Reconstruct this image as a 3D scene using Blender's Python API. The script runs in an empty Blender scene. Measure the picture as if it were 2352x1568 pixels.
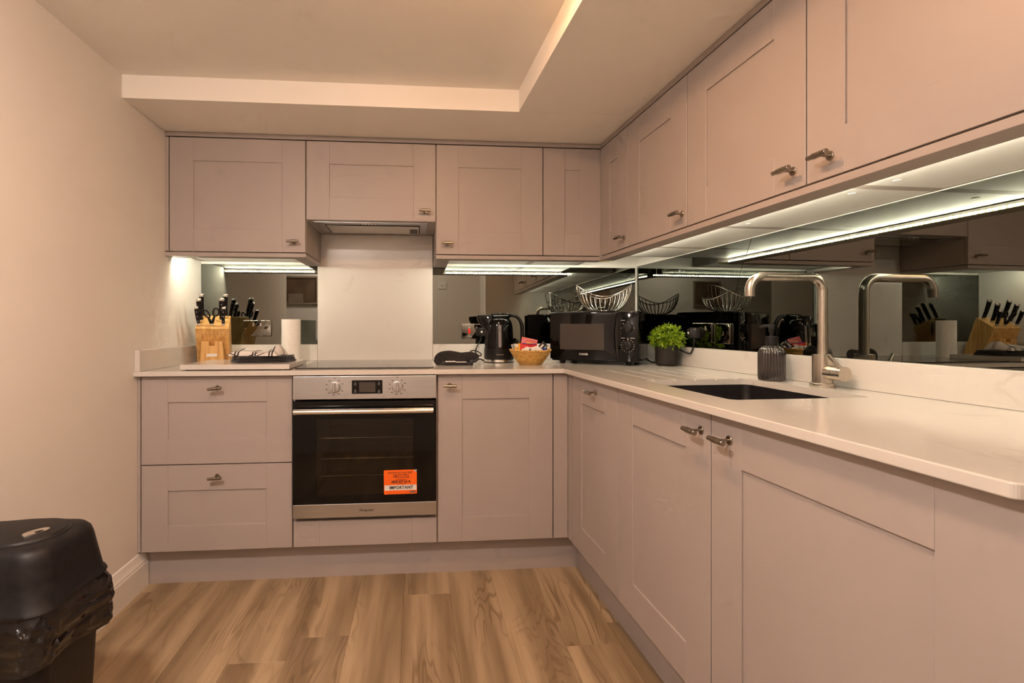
import bpy, bmesh, math, random
from mathutils import Vector, Matrix, noise
random.seed(7)
S = bpy.context.scene
COL = S.collection
PI = math.pi

# ------------------------------------------------------------------ camera
TH = 0.042                        # the right-hand run is 2.4 degrees off square
cam_d = bpy.data.cameras.new('camera')
cam_d.sensor_width = 36.0
cam_d.lens = 1167.246 / 2352 * 36
cam_d.shift_x = (1176 - 1058.938) / 2352
cam_d.shift_y = (749.339 - 784) / 2352
cam_d.clip_start = 0.02
cam = bpy.data.objects.new('camera', cam_d)
COL.objects.link(cam)
cam.location = (-0.6471, -2.1626, 1.074)
cam.rotation_euler = (PI / 2, 0, -0.0835)
S.camera = cam

# ------------------------------------------------------------------ world, exposure
w = bpy.data.worlds.new('world'); S.world = w
w.use_nodes = True
w.node_tree.nodes['Background'].inputs[0].default_value = (1.0, 0.85, 0.7, 1)
w.node_tree.nodes['Background'].inputs[1].default_value = 0.02
S.view_settings.view_transform = 'Standard'
S.view_settings.look = 'None'
S.view_settings.gamma = 1.0
S.view_settings.exposure = 0.36
S.view_settings.use_curve_mapping = False
S.cycles.max_bounces = 7; S.cycles.diffuse_bounces = 4; S.cycles.glossy_bounces = 4; S.cycles.transmission_bounces = 6; S.cycles.transparent_max_bounces = 8
S.cycles.caustics_refractive = False; S.cycles.sample_clamp_indirect = 30.0
S.cycles.use_adaptive_sampling = True; S.cycles.adaptive_threshold = 0.09; S.cycles.adaptive_min_samples = 12
LAMP_A, LAMP_B, LAMP_FILL, LED_L, LED_LONG = 118.0, 50.0, 305.0, 330.0, 205.0       # emitted radiance of the ceiling lamps, the added fill lamp and the LEDs
COL_A, COL_B, COL_LED = (1.0, 0.51, 0.23), (1.0, 0.82, 0.72), (1.0, 0.945, 0.765)

# ------------------------------------------------------------------ materials
def mat(name, color=(0.8, 0.8, 0.8), rough=0.5, metal=0.0, **kw):
    m = bpy.data.materials.new(name); m.use_nodes = True
    b = m.node_tree.nodes['Principled BSDF']
    b.inputs['Base Color'].default_value = (*color, 1)
    b.inputs['Roughness'].default_value = rough
    b.inputs['Metallic'].default_value = metal
    for k, v in kw.items():
        k = {'spec': 'Specular IOR Level', 'trans': 'Transmission Weight', 'ior': 'IOR', 'coat': 'Coat Weight',
             'coatr': 'Coat Roughness', 'sheen': 'Sheen Weight', 'sss': 'Subsurface Weight', 'aniso': 'Anisotropic'}[k]
        b.inputs[k].default_value = v
    return m
def N(m, t, **kw):
    n = m.node_tree.nodes.new(t)
    for k, v in kw.items(): setattr(n, k, v)
    return n
def L(m, a, b): m.node_tree.links.new(a, b)
def BS(m): return m.node_tree.nodes['Principled BSDF']
def add_noise(m, scale, c0, c1, p0=0.35, p1=0.65, stretch=(1, 1, 1), bump=0.0, detail=1, coord='Object', rnd=False):
    tc = N(m, 'ShaderNodeTexCoord'); mp = N(m, 'ShaderNodeMapping'); mp.inputs['Scale'].default_value = stretch
    L(m, tc.outputs[coord], mp.inputs[0])
    if rnd:
        oi = N(m, 'ShaderNodeObjectInfo'); mu = N(m, 'ShaderNodeMath', operation='MULTIPLY'); mu.inputs[1].default_value = 53.0
        cb = N(m, 'ShaderNodeCombineXYZ'); L(m, oi.outputs['Random'], mu.inputs[0])
        for i in range(3): L(m, mu.outputs[0], cb.inputs[i])
        L(m, cb.outputs[0], mp.inputs['Location'])
    no = N(m, 'ShaderNodeTexNoise'); no.inputs['Scale'].default_value = scale; no.inputs['Detail'].default_value = detail
    L(m, mp.outputs[0], no.inputs['Vector'])
    cr = N(m, 'ShaderNodeValToRGB')
    cr.color_ramp.elements[0].position = p0; cr.color_ramp.elements[0].color = (*c0, 1)
    cr.color_ramp.elements[1].position = p1; cr.color_ramp.elements[1].color = (*c1, 1)
    L(m, no.outputs['Fac'], cr.inputs[0]); L(m, cr.outputs[0], BS(m).inputs['Base Color'])
    if bump:
        bu = N(m, 'ShaderNodeBump'); bu.inputs['Strength'].default_value = bump; bu.inputs['Distance'].default_value = 0.002
        L(m, no.outputs['Fac'], bu.inputs['Height']); L(m, bu.outputs[0], BS(m).inputs['Normal'])
    return m
def emis(name, color, strength):
    m = bpy.data.materials.new(name); m.use_nodes = True; nt = m.node_tree; nt.nodes.clear()
    o = nt.nodes.new('ShaderNodeOutputMaterial'); e = nt.nodes.new('ShaderNodeEmission')
    e.inputs[0].default_value = (*color, 1); e.inputs[1].default_value = strength
    nt.links.new(e.outputs[0], o.inputs[0]); return m

M = {}
M['paint'] = add_noise(mat('cabinet_paint', rough=0.42, spec=0.4), 3, (0.388, 0.340, 0.315), (0.400, 0.352, 0.327))
M['carcass'] = add_noise(mat('carcass_board', rough=0.5), 4, (0.39, 0.335, 0.295), (0.40, 0.345, 0.305))
M['underside'] = add_noise(mat('white_board', rough=0.42), 6, (0.74, 0.72, 0.68), (0.78, 0.76, 0.72))
M['gap'] = add_noise(mat('dark_gap', rough=0.9), 5, (0.012, 0.011, 0.01), (0.02, 0.018, 0.016))
M['wall'] = add_noise(mat('wall_paint', rough=0.75, spec=0.25), 2.0, (0.725, 0.685, 0.63), (0.745, 0.705, 0.65), bump=0.03)
M['ceil'] = add_noise(mat('ceiling_paint', rough=0.85, spec=0.2), 2.0, (0.84, 0.81, 0.755), (0.87, 0.84, 0.785))
M['trimw'] = add_noise(mat('gloss_white_trim', rough=0.3), 5, (0.76, 0.73, 0.68), (0.79, 0.76, 0.71))
# quartz with faint veins
m = mat('white_quartz', rough=0.16, spec=0.5); M['stone'] = m
tc = N(m, 'ShaderNodeTexCoord'); n1 = N(m, 'ShaderNodeTexNoise'); n1.inputs['Scale'].default_value = 3.2; n1.inputs['Detail'].default_value = 8; n1.inputs['Distortion'].default_value = 1.2
L(m, tc.outputs['Object'], n1.inputs['Vector'])
r1 = N(m, 'ShaderNodeValToRGB'); e = r1.color_ramp.elements
e[0].position = 0.47; e[0].color = (0, 0, 0, 1); e[1].position = 0.53; e[1].color = (0, 0, 0, 1); x = r1.color_ramp.elements.new(0.5); x.color = (1, 1, 1, 1)
L(m, n1.outputs['Fac'], r1.inputs[0])
n2 = N(m, 'ShaderNodeTexNoise'); n2.inputs['Scale'].default_value = 5.0; n2.inputs['Detail'].default_value = 3
L(m, tc.outputs['Object'], n2.inputs['Vector'])
r2 = N(m, 'ShaderNodeValToRGB'); r2.color_ramp.elements[0].position = 0.56; r2.color_ramp.elements[1].position = 0.90
L(m, n2.outputs['Fac'], r2.inputs[0])
mu = N(m, 'ShaderNodeMath', operation='MULTIPLY'); L(m, r1.outputs[0], mu.inputs[0]); L(m, r2.outputs[0], mu.inputs[1])
mx = N(m, 'ShaderNodeMix', data_type='RGBA'); mx.inputs[6].default_value = (0.61, 0.585, 0.545, 1); mx.inputs[7].default_value = (0.42, 0.38, 0.33, 1)
L(m, mu.outputs[0], mx.inputs[0]); L(m, mx.outputs[2], BS(m).inputs['Base Color'])
# tinted mirror
M['mirror'] = add_noise(mat('tinted_mirror', rough=0.0, metal=1.0), 2, (0.210, 0.222, 0.200), (0.220, 0.232, 0.210))
M['glass_edge'] = add_noise(mat('glass_edge', rough=0.2), 8, (0.72, 0.78, 0.70), (0.80, 0.85, 0.76))
# brushed metal
def brushed(name, c, r, st=(1, 1, 60)):
    mm = mat(name, c, r, 1.0)
    return add_noise(mm, 12, tuple(v * 0.90 for v in c), c, stretch=st)
M['steel'] = brushed('brushed_steel', (0.56, 0.56, 0.57), 0.30)
M['nickel'] = brushed('brushed_nickel', (0.58, 0.53, 0.46), 0.28, (40, 1, 1))
M['handle'] = brushed('handle_nickel', (0.36, 0.32, 0.265), 0.27, (40, 40, 40))
M['chrome'] = add_noise(mat('polished_chrome', rough=0.03, metal=1.0), 6, (0.19, 0.18, 0.155), (0.20, 0.19, 0.165))
M['bright'] = add_noise(mat('bright_steel', rough=0.14, metal=1.0), 6, (0.80, 0.78, 0.74), (0.84, 0.82, 0.78))
M['blackgloss'] = add_noise(mat('black_gloss', rough=0.06, spec=0.30), 6, (0.002, 0.002, 0.002), (0.003, 0.003, 0.003))
M['blackplastic'] = add_noise(mat('black_plastic', rough=0.33, spec=0.35), 40, (0.006, 0.005, 0.005), (0.009, 0.008, 0.007))
M['blackmatt'] = add_noise(mat('black_matt', rough=0.5, spec=0.35), 30, (0.010, 0.009, 0.009), (0.015, 0.0135, 0.013))
M['hobglass'] = add_noise(mat('hob_glass', rough=0.06, spec=0.9), 6, (0.010, 0.009, 0.009), (0.014, 0.013, 0.012))
M['sinkblack'] = add_noise(mat('black_composite', rough=0.33), 60, (0.008, 0.007, 0.0075), (0.014, 0.012, 0.013))
M['mwglass'] = add_noise(mat('microwave_window', rough=0.15), 900, (0.050, 0.041, 0.036), (0.066, 0.055, 0.048))
M['white'] = add_noise(mat('white_plastic', rough=0.35), 8, (0.78, 0.77, 0.75), (0.82, 0.81, 0.79))
M['print_white'] = add_noise(mat('white_print', rough=0.5), 8, (0.62, 0.60, 0.58), (0.66, 0.64, 0.62))
M['print_black'] = add_noise(mat('black_print', rough=0.5), 8, (0.012, 0.01, 0.01), (0.02, 0.017, 0.016))
M['red'] = add_noise(mat('red_rocker', rough=0.25), 8, (0.80, 0.01, 0.01), (0.88, 0.02, 0.02))
M['orange'] = add_noise(mat('orange_sticker', rough=0.4), 8, (0.93, 0.13, 0.006), (0.96, 0.16, 0.01))
M['paper'] = add_noise(mat('paper_towel', rough=0.9), 120, (0.80, 0.78, 0.72), (0.86, 0.84, 0.78), bump=0.25)
M['clothblack'] = add_noise(mat('black_cloth', rough=0.95, sheen=0.2), 180, (0.010, 0.009, 0.010), (0.024, 0.022, 0.022), bump=0.4)
M['wicker'] = add_noise(mat('wicker', rough=0.5), 60, (0.48, 0.26, 0.055), (0.66, 0.40, 0.11), stretch=(1, 1, 4))
M['pot'] = add_noise(mat('charcoal_pot', rough=0.6, spec=0.3), 40, (0.020, 0.017, 0.015), (0.026, 0.022, 0.019))
M['soil'] = add_noise(mat('dark_soil', rough=0.95), 90, (0.02, 0.015, 0.01), (0.05, 0.035, 0.02))
M['leaf'] = add_noise(mat('artificial_leaf', rough=0.4), 55, (0.05, 0.15, 0.003), (0.36, 0.50, 0.012), p0=0.30, p1=0.70)
m = mat('smoked_glass', (0.30, 0.26, 0.24), 0.10, 0.0, ior=1.5, coat=0.6, coatr=0.03)
M['smoked'] = add_noise(m, 6, (0.032, 0.027, 0.025), (0.045, 0.038, 0.035))
M['bin'] = add_noise(mat('bin_plastic', rough=0.48, spec=0.3), 60, (0.007, 0.006, 0.0065), (0.011, 0.0095, 0.010))
M['liner'] = add_noise(mat('bin_liner', rough=0.12, spec=0.6), 30, (0.006, 0.005, 0.006), (0.011, 0.0095, 0.0105), bump=1.0, detail=2)
M['steelwire'] = add_noise(mat('chrome_wire', rough=0.12, metal=1.0), 8, (0.62, 0.60, 0.55), (0.66, 0.64, 0.6))
M['redpk'] = add_noise(mat('red_packet', rough=0.35), 20, (0.62, 0.012, 0.008), (0.70, 0.02, 0.012))
M['pinkpk'] = add_noise(mat('pink_packet', rough=0.35), 30, (0.56, 0.11, 0.12), (0.66, 0.17, 0.16))
M['yellowpk'] = add_noise(mat('yellow_packet', rough=0.35), 20, (0.80, 0.40, 0.02), (0.86, 0.48, 0.03))
M['bluepk'] = add_noise(mat('blue_packet', rough=0.35), 20, (0.02, 0.05, 0.42), (0.03, 0.07, 0.5))
M['whitepk'] = add_noise(mat('white_packet', rough=0.6), 30, (0.72, 0.68, 0.65), (0.80, 0.76, 0.73))
M['blackpk'] = add_noise(mat('black_packet', rough=0.25), 30, (0.02, 0.017, 0.017), (0.05, 0.045, 0.045))
M['silverpk'] = add_noise(mat('silver_foil', rough=0.25, metal=0.8), 40, (0.45, 0.44, 0.42), (0.66, 0.65, 0.62))
M['frame'] = add_noise(mat('dull_wood_frame', rough=0.5), 20, (0.22, 0.17, 0.12), (0.27, 0.21, 0.15))
M['brownpic'] = add_noise(mat('brown_picture', rough=0.5), 6, (0.10, 0.06, 0.035), (0.16, 0.10, 0.06))
M['led'] = emis('led_light', COL_LED, LED_L)
M['led_long'] = emis('led_light_long_strip', COL_LED, LED_LONG)
M['tape'] = add_noise(mat('led_tape', rough=0.5), 30, (0.62, 0.56, 0.34), (0.70, 0.64, 0.40))
M['lampA'] = emis('lamp_glow_warm', COL_A, LAMP_A)
M['lampB'] = emis('lamp_glow', COL_B, LAMP_B)
M['lamp_fill'] = emis('fill_lamp_glow', COL_B, LAMP_FILL)  # glow of the added fill lamp
# knife block wood: long vertical grain
m = mat('beech_block', rough=0.4)
M['block'] = add_noise(m, 9, (0.50, 0.26, 0.07), (0.74, 0.45, 0.16), stretch=(9, 9, 0.6), p0=0.3, p1=0.7)
# check tea towel
m = mat('checked_cloth', rough=0.95); M['check'] = m
tc = N(m, 'ShaderNodeTexCoord'); sp = N(m, 'ShaderNodeSeparateXYZ'); L(m, tc.outputs['Object'], sp.inputs[0])
def stripes(m, src, period, widths):
    mo = N(m, 'ShaderNodeMath', operation='PINGPONG'); mo.inputs[1].default_value = period / 2
    L(m, src, mo.inputs[0]); out = None
    for c, wd in widths:
        cp = N(m, 'ShaderNodeMath', operation='COMPARE'); cp.inputs[1].default_value = c; cp.inputs[2].default_value = wd
        L(m, mo.outputs[0], cp.inputs[0])
        if out is None: out = cp.outputs[0]
        else:
            mxx = N(m, 'ShaderNodeMath', operation='MAXIMUM'); L(m, out, mxx.inputs[0]); L(m, cp.outputs[0], mxx.inputs[1]); out = mxx.outputs[0]
    return out
sx = stripes(m, sp.outputs[0], 0.075, [(0.0062, 0.0034)]); sy = stripes(m, sp.outputs[1], 0.06, [(0.004, 0.0013)])
mxx = N(m, 'ShaderNodeMath', operation='MAXIMUM'); L(m, sx, mxx.inputs[0]); L(m, sy, mxx.inputs[1])
mx = N(m, 'ShaderNodeMix', data_type='RGBA'); mx.inputs[6].default_value = (0.72, 0.68, 0.64, 1); mx.inputs[7].default_value = (0.05, 0.045, 0.045, 1)
L(m, mxx.outputs[0], mx.inputs[0]); L(m, mx.outputs[2], BS(m).inputs['Base Color'])
# oak vinyl planks: broad tone bands, cathedral grain, knots; shifted per plank
m = mat('oak_plank', rough=0.42, spec=0.35); M['oak'] = m
ge = N(m, 'ShaderNodeNewGeometry'); oi = N(m, 'ShaderNodeObjectInfo')
mu = N(m, 'ShaderNodeMath', operation='MULTIPLY'); mu.inputs[1].default_value = 37.0; L(m, oi.outputs['Random'], mu.inputs[0])
cb = N(m, 'ShaderNodeCombineXYZ')
for i in range(3): L(m, mu.outputs[0], cb.inputs[i])
va = N(m, 'ShaderNodeVectorMath', operation='ADD'); L(m, ge.outputs['Position'], va.inputs[0]); L(m, cb.outputs[0], va.inputs[1])
def oaknoise(st, sc, det, dist=0.0):
    mp = N(m, 'ShaderNodeMapping'); mp.inputs['Scale'].default_value = st; L(m, va.outputs[0], mp.inputs[0])
    n = N(m, 'ShaderNodeTexNoise'); n.inputs['Scale'].default_value = sc; n.inputs['Detail'].default_value = det; n.inputs['Distortion'].default_value = dist
    L(m, mp.outputs[0], n.inputs['Vector']); return n
nb = oaknoise((1, 0.08, 1), 12.0, 2)
cr = N(m, 'ShaderNodeValToRGB'); e = cr.color_ramp.elements
e[0].position = 0.36; e[0].color = (0.225, 0.155, 0.086, 1); e[1].position = 0.64; e[1].color = (0.44, 0.325, 0.20, 1)
L(m, nb.outputs['Fac'], cr.inputs[0])
ng = oaknoise((1, 0.16, 1), 5.0, 3, 0.6)                          # contour rings of a slow noise = cathedral grain
mm = N(m, 'ShaderNodeMath', operation='MULTIPLY'); mm.inputs[1].default_value = 130.0; L(m, ng.outputs['Fac'], mm.inputs[0])
si = N(m, 'ShaderNodeMath', operation='SINE'); L(m, mm.outputs[0], si.inputs[0])
nm = oaknoise((1, 0.25, 1), 6.0, 1)
rm = N(m, 'ShaderNodeValToRGB'); rm.color_ramp.elements[0].position = 0.44; rm.color_ramp.elements[1].position = 0.62; L(m, nm.outputs['Fac'], rm.inputs[0])
rs = N(m, 'ShaderNodeMapRange'); rs.inputs[1].default_value = 0.35; rs.inputs[2].default_value = 1.0; rs.inputs[3].default_value = 0.0; rs.inputs[4].default_value = 0.50; L(m, si.outputs[0], rs.inputs[0])
mk = N(m, 'ShaderNodeMath', operation='MULTIPLY'); L(m, rs.outputs[0], mk.inputs[0]); L(m, rm.outputs[0], mk.inputs[1])
nf = oaknoise((1, 0.03, 1), 160.0, 2)
rf = N(m, 'ShaderNodeMapRange'); rf.inputs[1].default_value = 0.50; rf.inputs[2].default_value = 0.78; rf.inputs[4].default_value = 0.26; L(m, nf.outputs['Fac'], rf.inputs[0])
ad = N(m, 'ShaderNodeMath', operation='ADD', use_clamp=True); L(m, mk.outputs[0], ad.inputs[0]); L(m, rf.outputs[0], ad.inputs[1])
mx = N(m, 'ShaderNodeMix', data_type='RGBA'); mx.inputs[7].default_value = (0.12, 0.07, 0.032, 1)
L(m, ad.outputs[0], mx.inputs[0]); L(m, cr.outputs[0], mx.inputs[6]); L(m, mx.outputs[2], BS(m).inputs['Base Color'])
# oven door window: dark see-through glass
m = bpy.data.materials.new('oven_glass'); m.use_nodes = True; M['ovenglass'] = m
nt = m.node_tree; nt.nodes.clear(); o = nt.nodes.new('ShaderNodeOutputMaterial')
tr = nt.nodes.new('ShaderNodeBsdfTransparent'); tr.inputs[0].default_value = (0.46, 0.42, 0.36, 1)
gl = nt.nodes.new('ShaderNodeBsdfGlossy'); gl.inputs['Roughness'].default_value = 0.03; gl.inputs[0].default_value = (0.9, 0.9, 0.9, 1)
fr = nt.nodes.new('ShaderNodeFresnel'); ms = nt.nodes.new('ShaderNodeMixShader')
nt.links.new(fr.outputs[0], ms.inputs[0]); nt.links.new(tr.outputs[0], ms.inputs[1]); nt.links.new(gl.outputs[0], ms.inputs[2]); nt.links.new(ms.outputs[0], o.inputs[0])
M['ovencavity'] = add_noise(mat('oven_enamel', rough=0.4), 14, (0.10, 0.085, 0.065), (0.16, 0.135, 0.105))

# ------------------------------------------------------------------ mesh helpers
def box(bm, x0, x1, y0, y1, z0, z1, bev=0.0, seg=1, mi=0):
    x0, x1 = min(x0, x1), max(x0, x1); y0, y1 = min(y0, y1), max(y0, y1); z0, z1 = min(z0, z1), max(z0, z1)
    vs = [bm.verts.new(p) for p in ((x0, y0, z0), (x1, y0, z0), (x1, y1, z0), (x0, y1, z0), (x0, y0, z1), (x1, y0, z1), (x1, y1, z1), (x0, y1, z1))]
    fs = [bm.faces.new([vs[i] for i in f]) for f in ((3, 2, 1, 0), (4, 5, 6, 7), (0, 1, 5, 4), (1, 2, 6, 5), (2, 3, 7, 6), (3, 0, 4, 7))]
    for f in fs: f.material_index = mi
    if bev:
        bmesh.ops.bevel(bm, geom=list({e for f in fs for e in f.edges}), offset=bev, segments=seg, profile=0.5, affect='EDGES', clamp_overlap=True)
    return bm
def prism(bm, poly, h0, h1, axis='z', bev=0.0, mi=0):
    """extrude a polygon (list of 2D points); axis z: (x,y); axis x: (y,z); axis y: (x,z)"""
    def P(p, h): return {'z': (p[0], p[1], h), 'x': (h, p[0], p[1]), 'y': (p[0], h, p[1])}[axis]
    a = [bm.verts.new(P(p, h0)) for p in poly]; b = [bm.verts.new(P(p, h1)) for p in poly]; n = len(poly)
    fs = [bm.faces.new(a[::-1]), bm.faces.new(b)]
    for i in range(n): fs.append(bm.faces.new((a[i], a[(i + 1) % n], b[(i + 1) % n], b[i])))
    for f in fs: f.material_index = mi
    bmesh.ops.recalc_face_normals(bm, faces=fs)
    if bev:
        bmesh.ops.bevel(bm, geom=list({e for f in fs[:2] for e in f.edges}), offset=bev, segments=2, profile=0.5, affect='EDGES', clamp_overlap=True)
    return bm
def lathe(bm, prof, n=32, c=(0, 0, 0), fl=None, cap=True, sx=1.0, sy=1.0):
    """revolve (r,z) about z; fl(angle,k) multiplies the radius"""
    rings = []
    for k, (r, z) in enumerate(prof):
        rings.append([bm.verts.new((c[0] + sx * r * (fl(2 * PI * i / n, k) if fl else 1) * math.cos(2 * PI * i / n), c[1] + sy * r * (fl(2 * PI * i / n, k) if fl else 1) * math.sin(2 * PI * i / n), c[2] + z)) for i in range(n)])
    for a, b in zip(rings, rings[1:]):
        for i in range(n): bm.faces.new((a[i], a[(i + 1) % n], b[(i + 1) % n], b[i]))
    if cap:
        bm.faces.new(rings[0][::-1]); bm.faces.new(rings[-1])
    return bm
def tube(bm, pts, r, n=10, closed=False, cap=True, sc=None):
    pts = [Vector(p) for p in pts]; m_ = len(pts); rings = []
    up = None
    for i, p in enumerate(pts):
        if closed: t = (pts[(i + 1) % m_] - pts[i - 1])
        else: t = (pts[min(i + 1, m_ - 1)] - pts[max(i - 1, 0)])
        t.normalize()
        if up is None: up = Vector((0, 0, 1)) if abs(t.z) < 0.9 else Vector((1, 0, 0))
        s = t.cross(up)
        if s.length < 1e-4: s = t.cross(Vector((0, 1, 0)))
        s.normalize(); u = s.cross(t).normalized(); up = u
        rr = r[i] if isinstance(r, (list, tuple)) else r
        a_, b_ = sc or (1, 1)
        rings.append([bm.verts.new(p + rr * (a_ * s * math.cos(2 * PI * k / n) + b_ * u * math.sin(2 * PI * k / n))) for k in range(n)])
    for i in range(m_ if closed else m_ - 1):
        a, b = rings[i], rings[(i + 1) % m_]
        for k in range(n): bm.faces.new((a[k], a[(k + 1) % n], b[(k + 1) % n], b[k]))
    if cap and not closed:
        bm.faces.new(rings[0][::-1]); bm.faces.new(rings[-1])
    return bm
def smooth_path(pts, k=8):
    pts = [Vector(p) for p in pts]; out = []
    for i in range(len(pts) - 1):
        p0, p1, p2, p3 = pts[max(i - 1, 0)], pts[i], pts[i + 1], pts[min(i + 2, len(pts) - 1)]
        for j in range(k):
            t = j / k
            out.append(0.5 * ((2 * p1) + (p2 - p0) * t + (2 * p0 - 5 * p1 + 4 * p2 - p3) * t * t + (3 * p1 - p0 - 3 * p2 + p3) * t ** 3))
    return out + [pts[-1]]
def rrect(cx, cy, hx, hy, r, n=6):
    out = []
    for sx, sy, a0 in ((1, 1, 0), (-1, 1, 90), (-1, -1, 180), (1, -1, 270)):
        for i in range(n + 1):
            a = math.radians(a0 + 90 * i / n); out.append((cx + sx * (hx - r) + r * math.cos(a), cy + sy * (hy - r) + r * math.sin(a)))
    return out
def loft(bm, rings, cap0=True, cap1=True):
    vr = [[bm.verts.new(p) for p in r] for r in rings]; n = len(rings[0])
    for a, b in zip(vr, vr[1:]):
        for i in range(n): bm.faces.new((a[i], a[(i + 1) % n], b[(i + 1) % n], b[i]))
    if cap0: bm.faces.new(vr[0][::-1])
    if cap1: bm.faces.new(vr[-1])
    return bm
ORG = {}
def setp(o, label=None, cat=None, group=None, kind=None):
    if label: o['label'] = label
    if cat: o['category'] = cat
    if group: o['group'] = group
    if kind: o['kind'] = kind
    return o
def obj(name, bm, m, parent=None, label=None, cat=None, group=None, kind=None, org=(0, 0, 0), rot=0.0, smooth=None, T=None):
    """bm -> one linked mesh object. Coordinates are those of the run (world, or the right run when rot=TH); T is applied first."""
    if T is not None: bmesh.ops.transform(bm, matrix=T, verts=bm.verts)
    if parent is not None: o0 = ORG[parent.name]
    else: o0 = Vector(org)
    bmesh.ops.translate(bm, vec=-o0, verts=bm.verts)
    bmesh.ops.recalc_face_normals(bm, faces=bm.faces)
    me = bpy.data.meshes.new(name); bm.to_mesh(me); bm.free()
    for mm_ in (m if isinstance(m, (list, tuple)) else [m]): me.materials.append(mm_ if not isinstance(mm_, str) else M[mm_])
    if smooth is not None:
        for p in me.polygons: p.use_smooth = True
        try: me.set_sharp_from_angle(angle=math.radians(smooth))
        except Exception: pass
    o = bpy.data.objects.new(name, me); COL.objects.link(o)
    ORG[o.name] = o0
    if parent is not None: o.parent = parent
    else:
        o.location = Matrix.Rotation(rot, 3, 'Z') @ o0; o.rotation_euler = (0, 0, rot)
    return setp(o, label, cat, group, kind)
def thing(name, label, cat, org=(0, 0, 0), rot=0.0, group=None, kind=None):
    o = bpy.data.objects.new(name, None); COL.objects.link(o); o.empty_display_size = 0.05
    o0 = Vector(org); ORG[o.name] = o0
    o.location = Matrix.Rotation(rot, 3, 'Z') @ o0; o.rotation_euler = (0, 0, rot)
    return setp(o, label, cat, group, kind)
def B(): return bmesh.new()
def link_copy(src, name, parent, loc, rot=None):
    o = bpy.data.objects.new(name, src.data if hasattr(src, 'data') else src); COL.objects.link(o); o.parent = parent; o.location = loc
    if rot is not None: o.rotation_euler = rot
    return o
def text(body, size, T, m, parent, ext=0.0003, name='lettering', align='CENTER', xs=1.0, bold=0.0):
    c = bpy.data.curves.new('t', 'FONT'); c.body = body; c.size = size; c.align_x = align; c.align_y = 'CENTER'; c.extrude = ext; c.resolution_u = 2; c.offset = bold
    to = bpy.data.objects.new('t', c); COL.objects.link(to)
    dg = bpy.context.evaluated_depsgraph_get(); me = bpy.data.meshes.new_from_object(to.evaluated_get(dg))
    bm = B(); bm.from_mesh(me); bpy.data.objects.remove(to); bpy.data.curves.remove(c); bpy.data.meshes.remove(me)
    return obj(name, bm, m, parent, T=T @ Matrix.Diagonal((xs, 1, 1, 1)))
FACE = Matrix.Rotation(PI / 2, 4, 'X')           # text/XY drawing -> standing, facing -Y
def TR(x, y, z): return Matrix.Translation((x, y, z))
RIGHT = Matrix.Rotation(-PI / 2, 4, 'Z')         # canonical front (-Y) -> front of the right run (-a)

# ------------------------------------------------------------------ levels
ZWT, ZWB, ZB, ZD = 0.892, 0.872, 0.156, 0.868
YW, XW = 0.592, 0.587            # faces of the upstands
YM, XM = 0.6085, 0.6035          # mirror faces
XL = -1.785
ZUB, ZUT, ZRAIL, ZSOF, ZCL = 1.414, 1.928, 1.392, 1.954, 2.044
YU, XU = 0.228, 0.238
STILE = 0.104

# ------------------------------------------------------------------ structure
def slab(name, m, *a, rot=0.0, parent=None, mesh=None):
    bm = B(); box(bm, *a); return obj(name, bm, m, parent, kind='structure', rot=rot)
floor = slab('floor', 'gap', -3.3, 0.9, -2.4, 0.75, -0.06, -0.006)
PW, PLN = 0.184, 1.22
k = 0
for i in range(22):
    x0 = -3.28 + i * PW
    off = [0.30, 0.92, 0.05, 0.62, 1.05, 0.42][i % 6] + (0.11 if i > 8 else 0)
    y = -2.4 - off
    while y < 0.7:
        a, b = max(y, -2.4), min(y + PLN, 0.7)
        if b - a > 0.05:
            bm = B(); box(bm, x0 + 0.0002, x0 + PW - 0.0002, a + 0.0002, b - 0.0002, -0.006, 0.0, bev=0.0004)
            obj('plank', bm, 'oak', floor)
        y += PLN
slab('wall_back', 'wall', -1.9, 0.8, 0.6145, 0.72, 0, 2.2)
slab('wall_left', 'wall', -1.885, XL, -1.125, 0.6145, 0, 2.2)
slab('wall_right', 'wall', 0.6095, 0.72, -1.82, 0.64, 0, 2.2, rot=TH)
slab('wall_return', 'wall', 0.04, 0.80, -1.86, -1.76, 0, 2.2)
slab('wall_passage', 'wall', 0.04, 0.14, -2.3, -1.86, 0, 2.2)
slab('wall_rear', 'wall', -3.3, 0.14, -2.4, -2.3, 0, 2.2)
slab('wall_hall', 'wall', -3.3, -1.885, -1.125, -1.02, 0, 2.2)
slab('wall_hall_end', 'wall', -3.4, -3.3, -2.4, -1.02, 0, 2.2)
slab('ceiling', 'ceil', -3.4, 0.9, -2.4, 0.72, ZCL, ZCL + 0.08)
bm = B(); box(bm, XL, 0.75, -0.104, 0.6145, ZSOF, ZCL)
CT_, ST_ = math.cos(TH), math.sin(TH)
def toW(a, b): return (a * CT_ - b * ST_, a * ST_ + b * CT_)
prism(bm, [toW(-0.241, -0.098), toW(-0.241, -1.80), toW(0.61, -1.84), toW(0.61, -0.12)], ZSOF + 0.0001, ZCL)
obj('ceiling_bulkhead', bm, 'ceil', kind='structure')
# skirting board with a moulded top, along the left wall
prof = [(0, 0), (0.018, 0), (0.018, 0.098), (0.0155, 0.104), (0.0155, 0.110), (0.013, 0.115), (0.009, 0.126), (0.0075, 0.134), (0.0045, 0.144), (0, 0.147)]
bm = B(); prism(bm, [(XL + x, z) for x, z in prof], 0.055, -1.125, axis='y'); obj('baseboard_left', bm, 'trimw', kind='structure', smooth=20)
bm = B(); prism(bm, [(0.04 - x, z) for x, z in prof], -1.86, -2.3, axis='y'); obj('baseboard_passage', bm, 'trimw', kind='structure')
bm = B(); box(bm, 0.03, 0.045, -1.83, -1.755, 0, 1.95, bev=0.003); obj('trim_doorway', bm, 'trimw', kind='structure')

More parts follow.
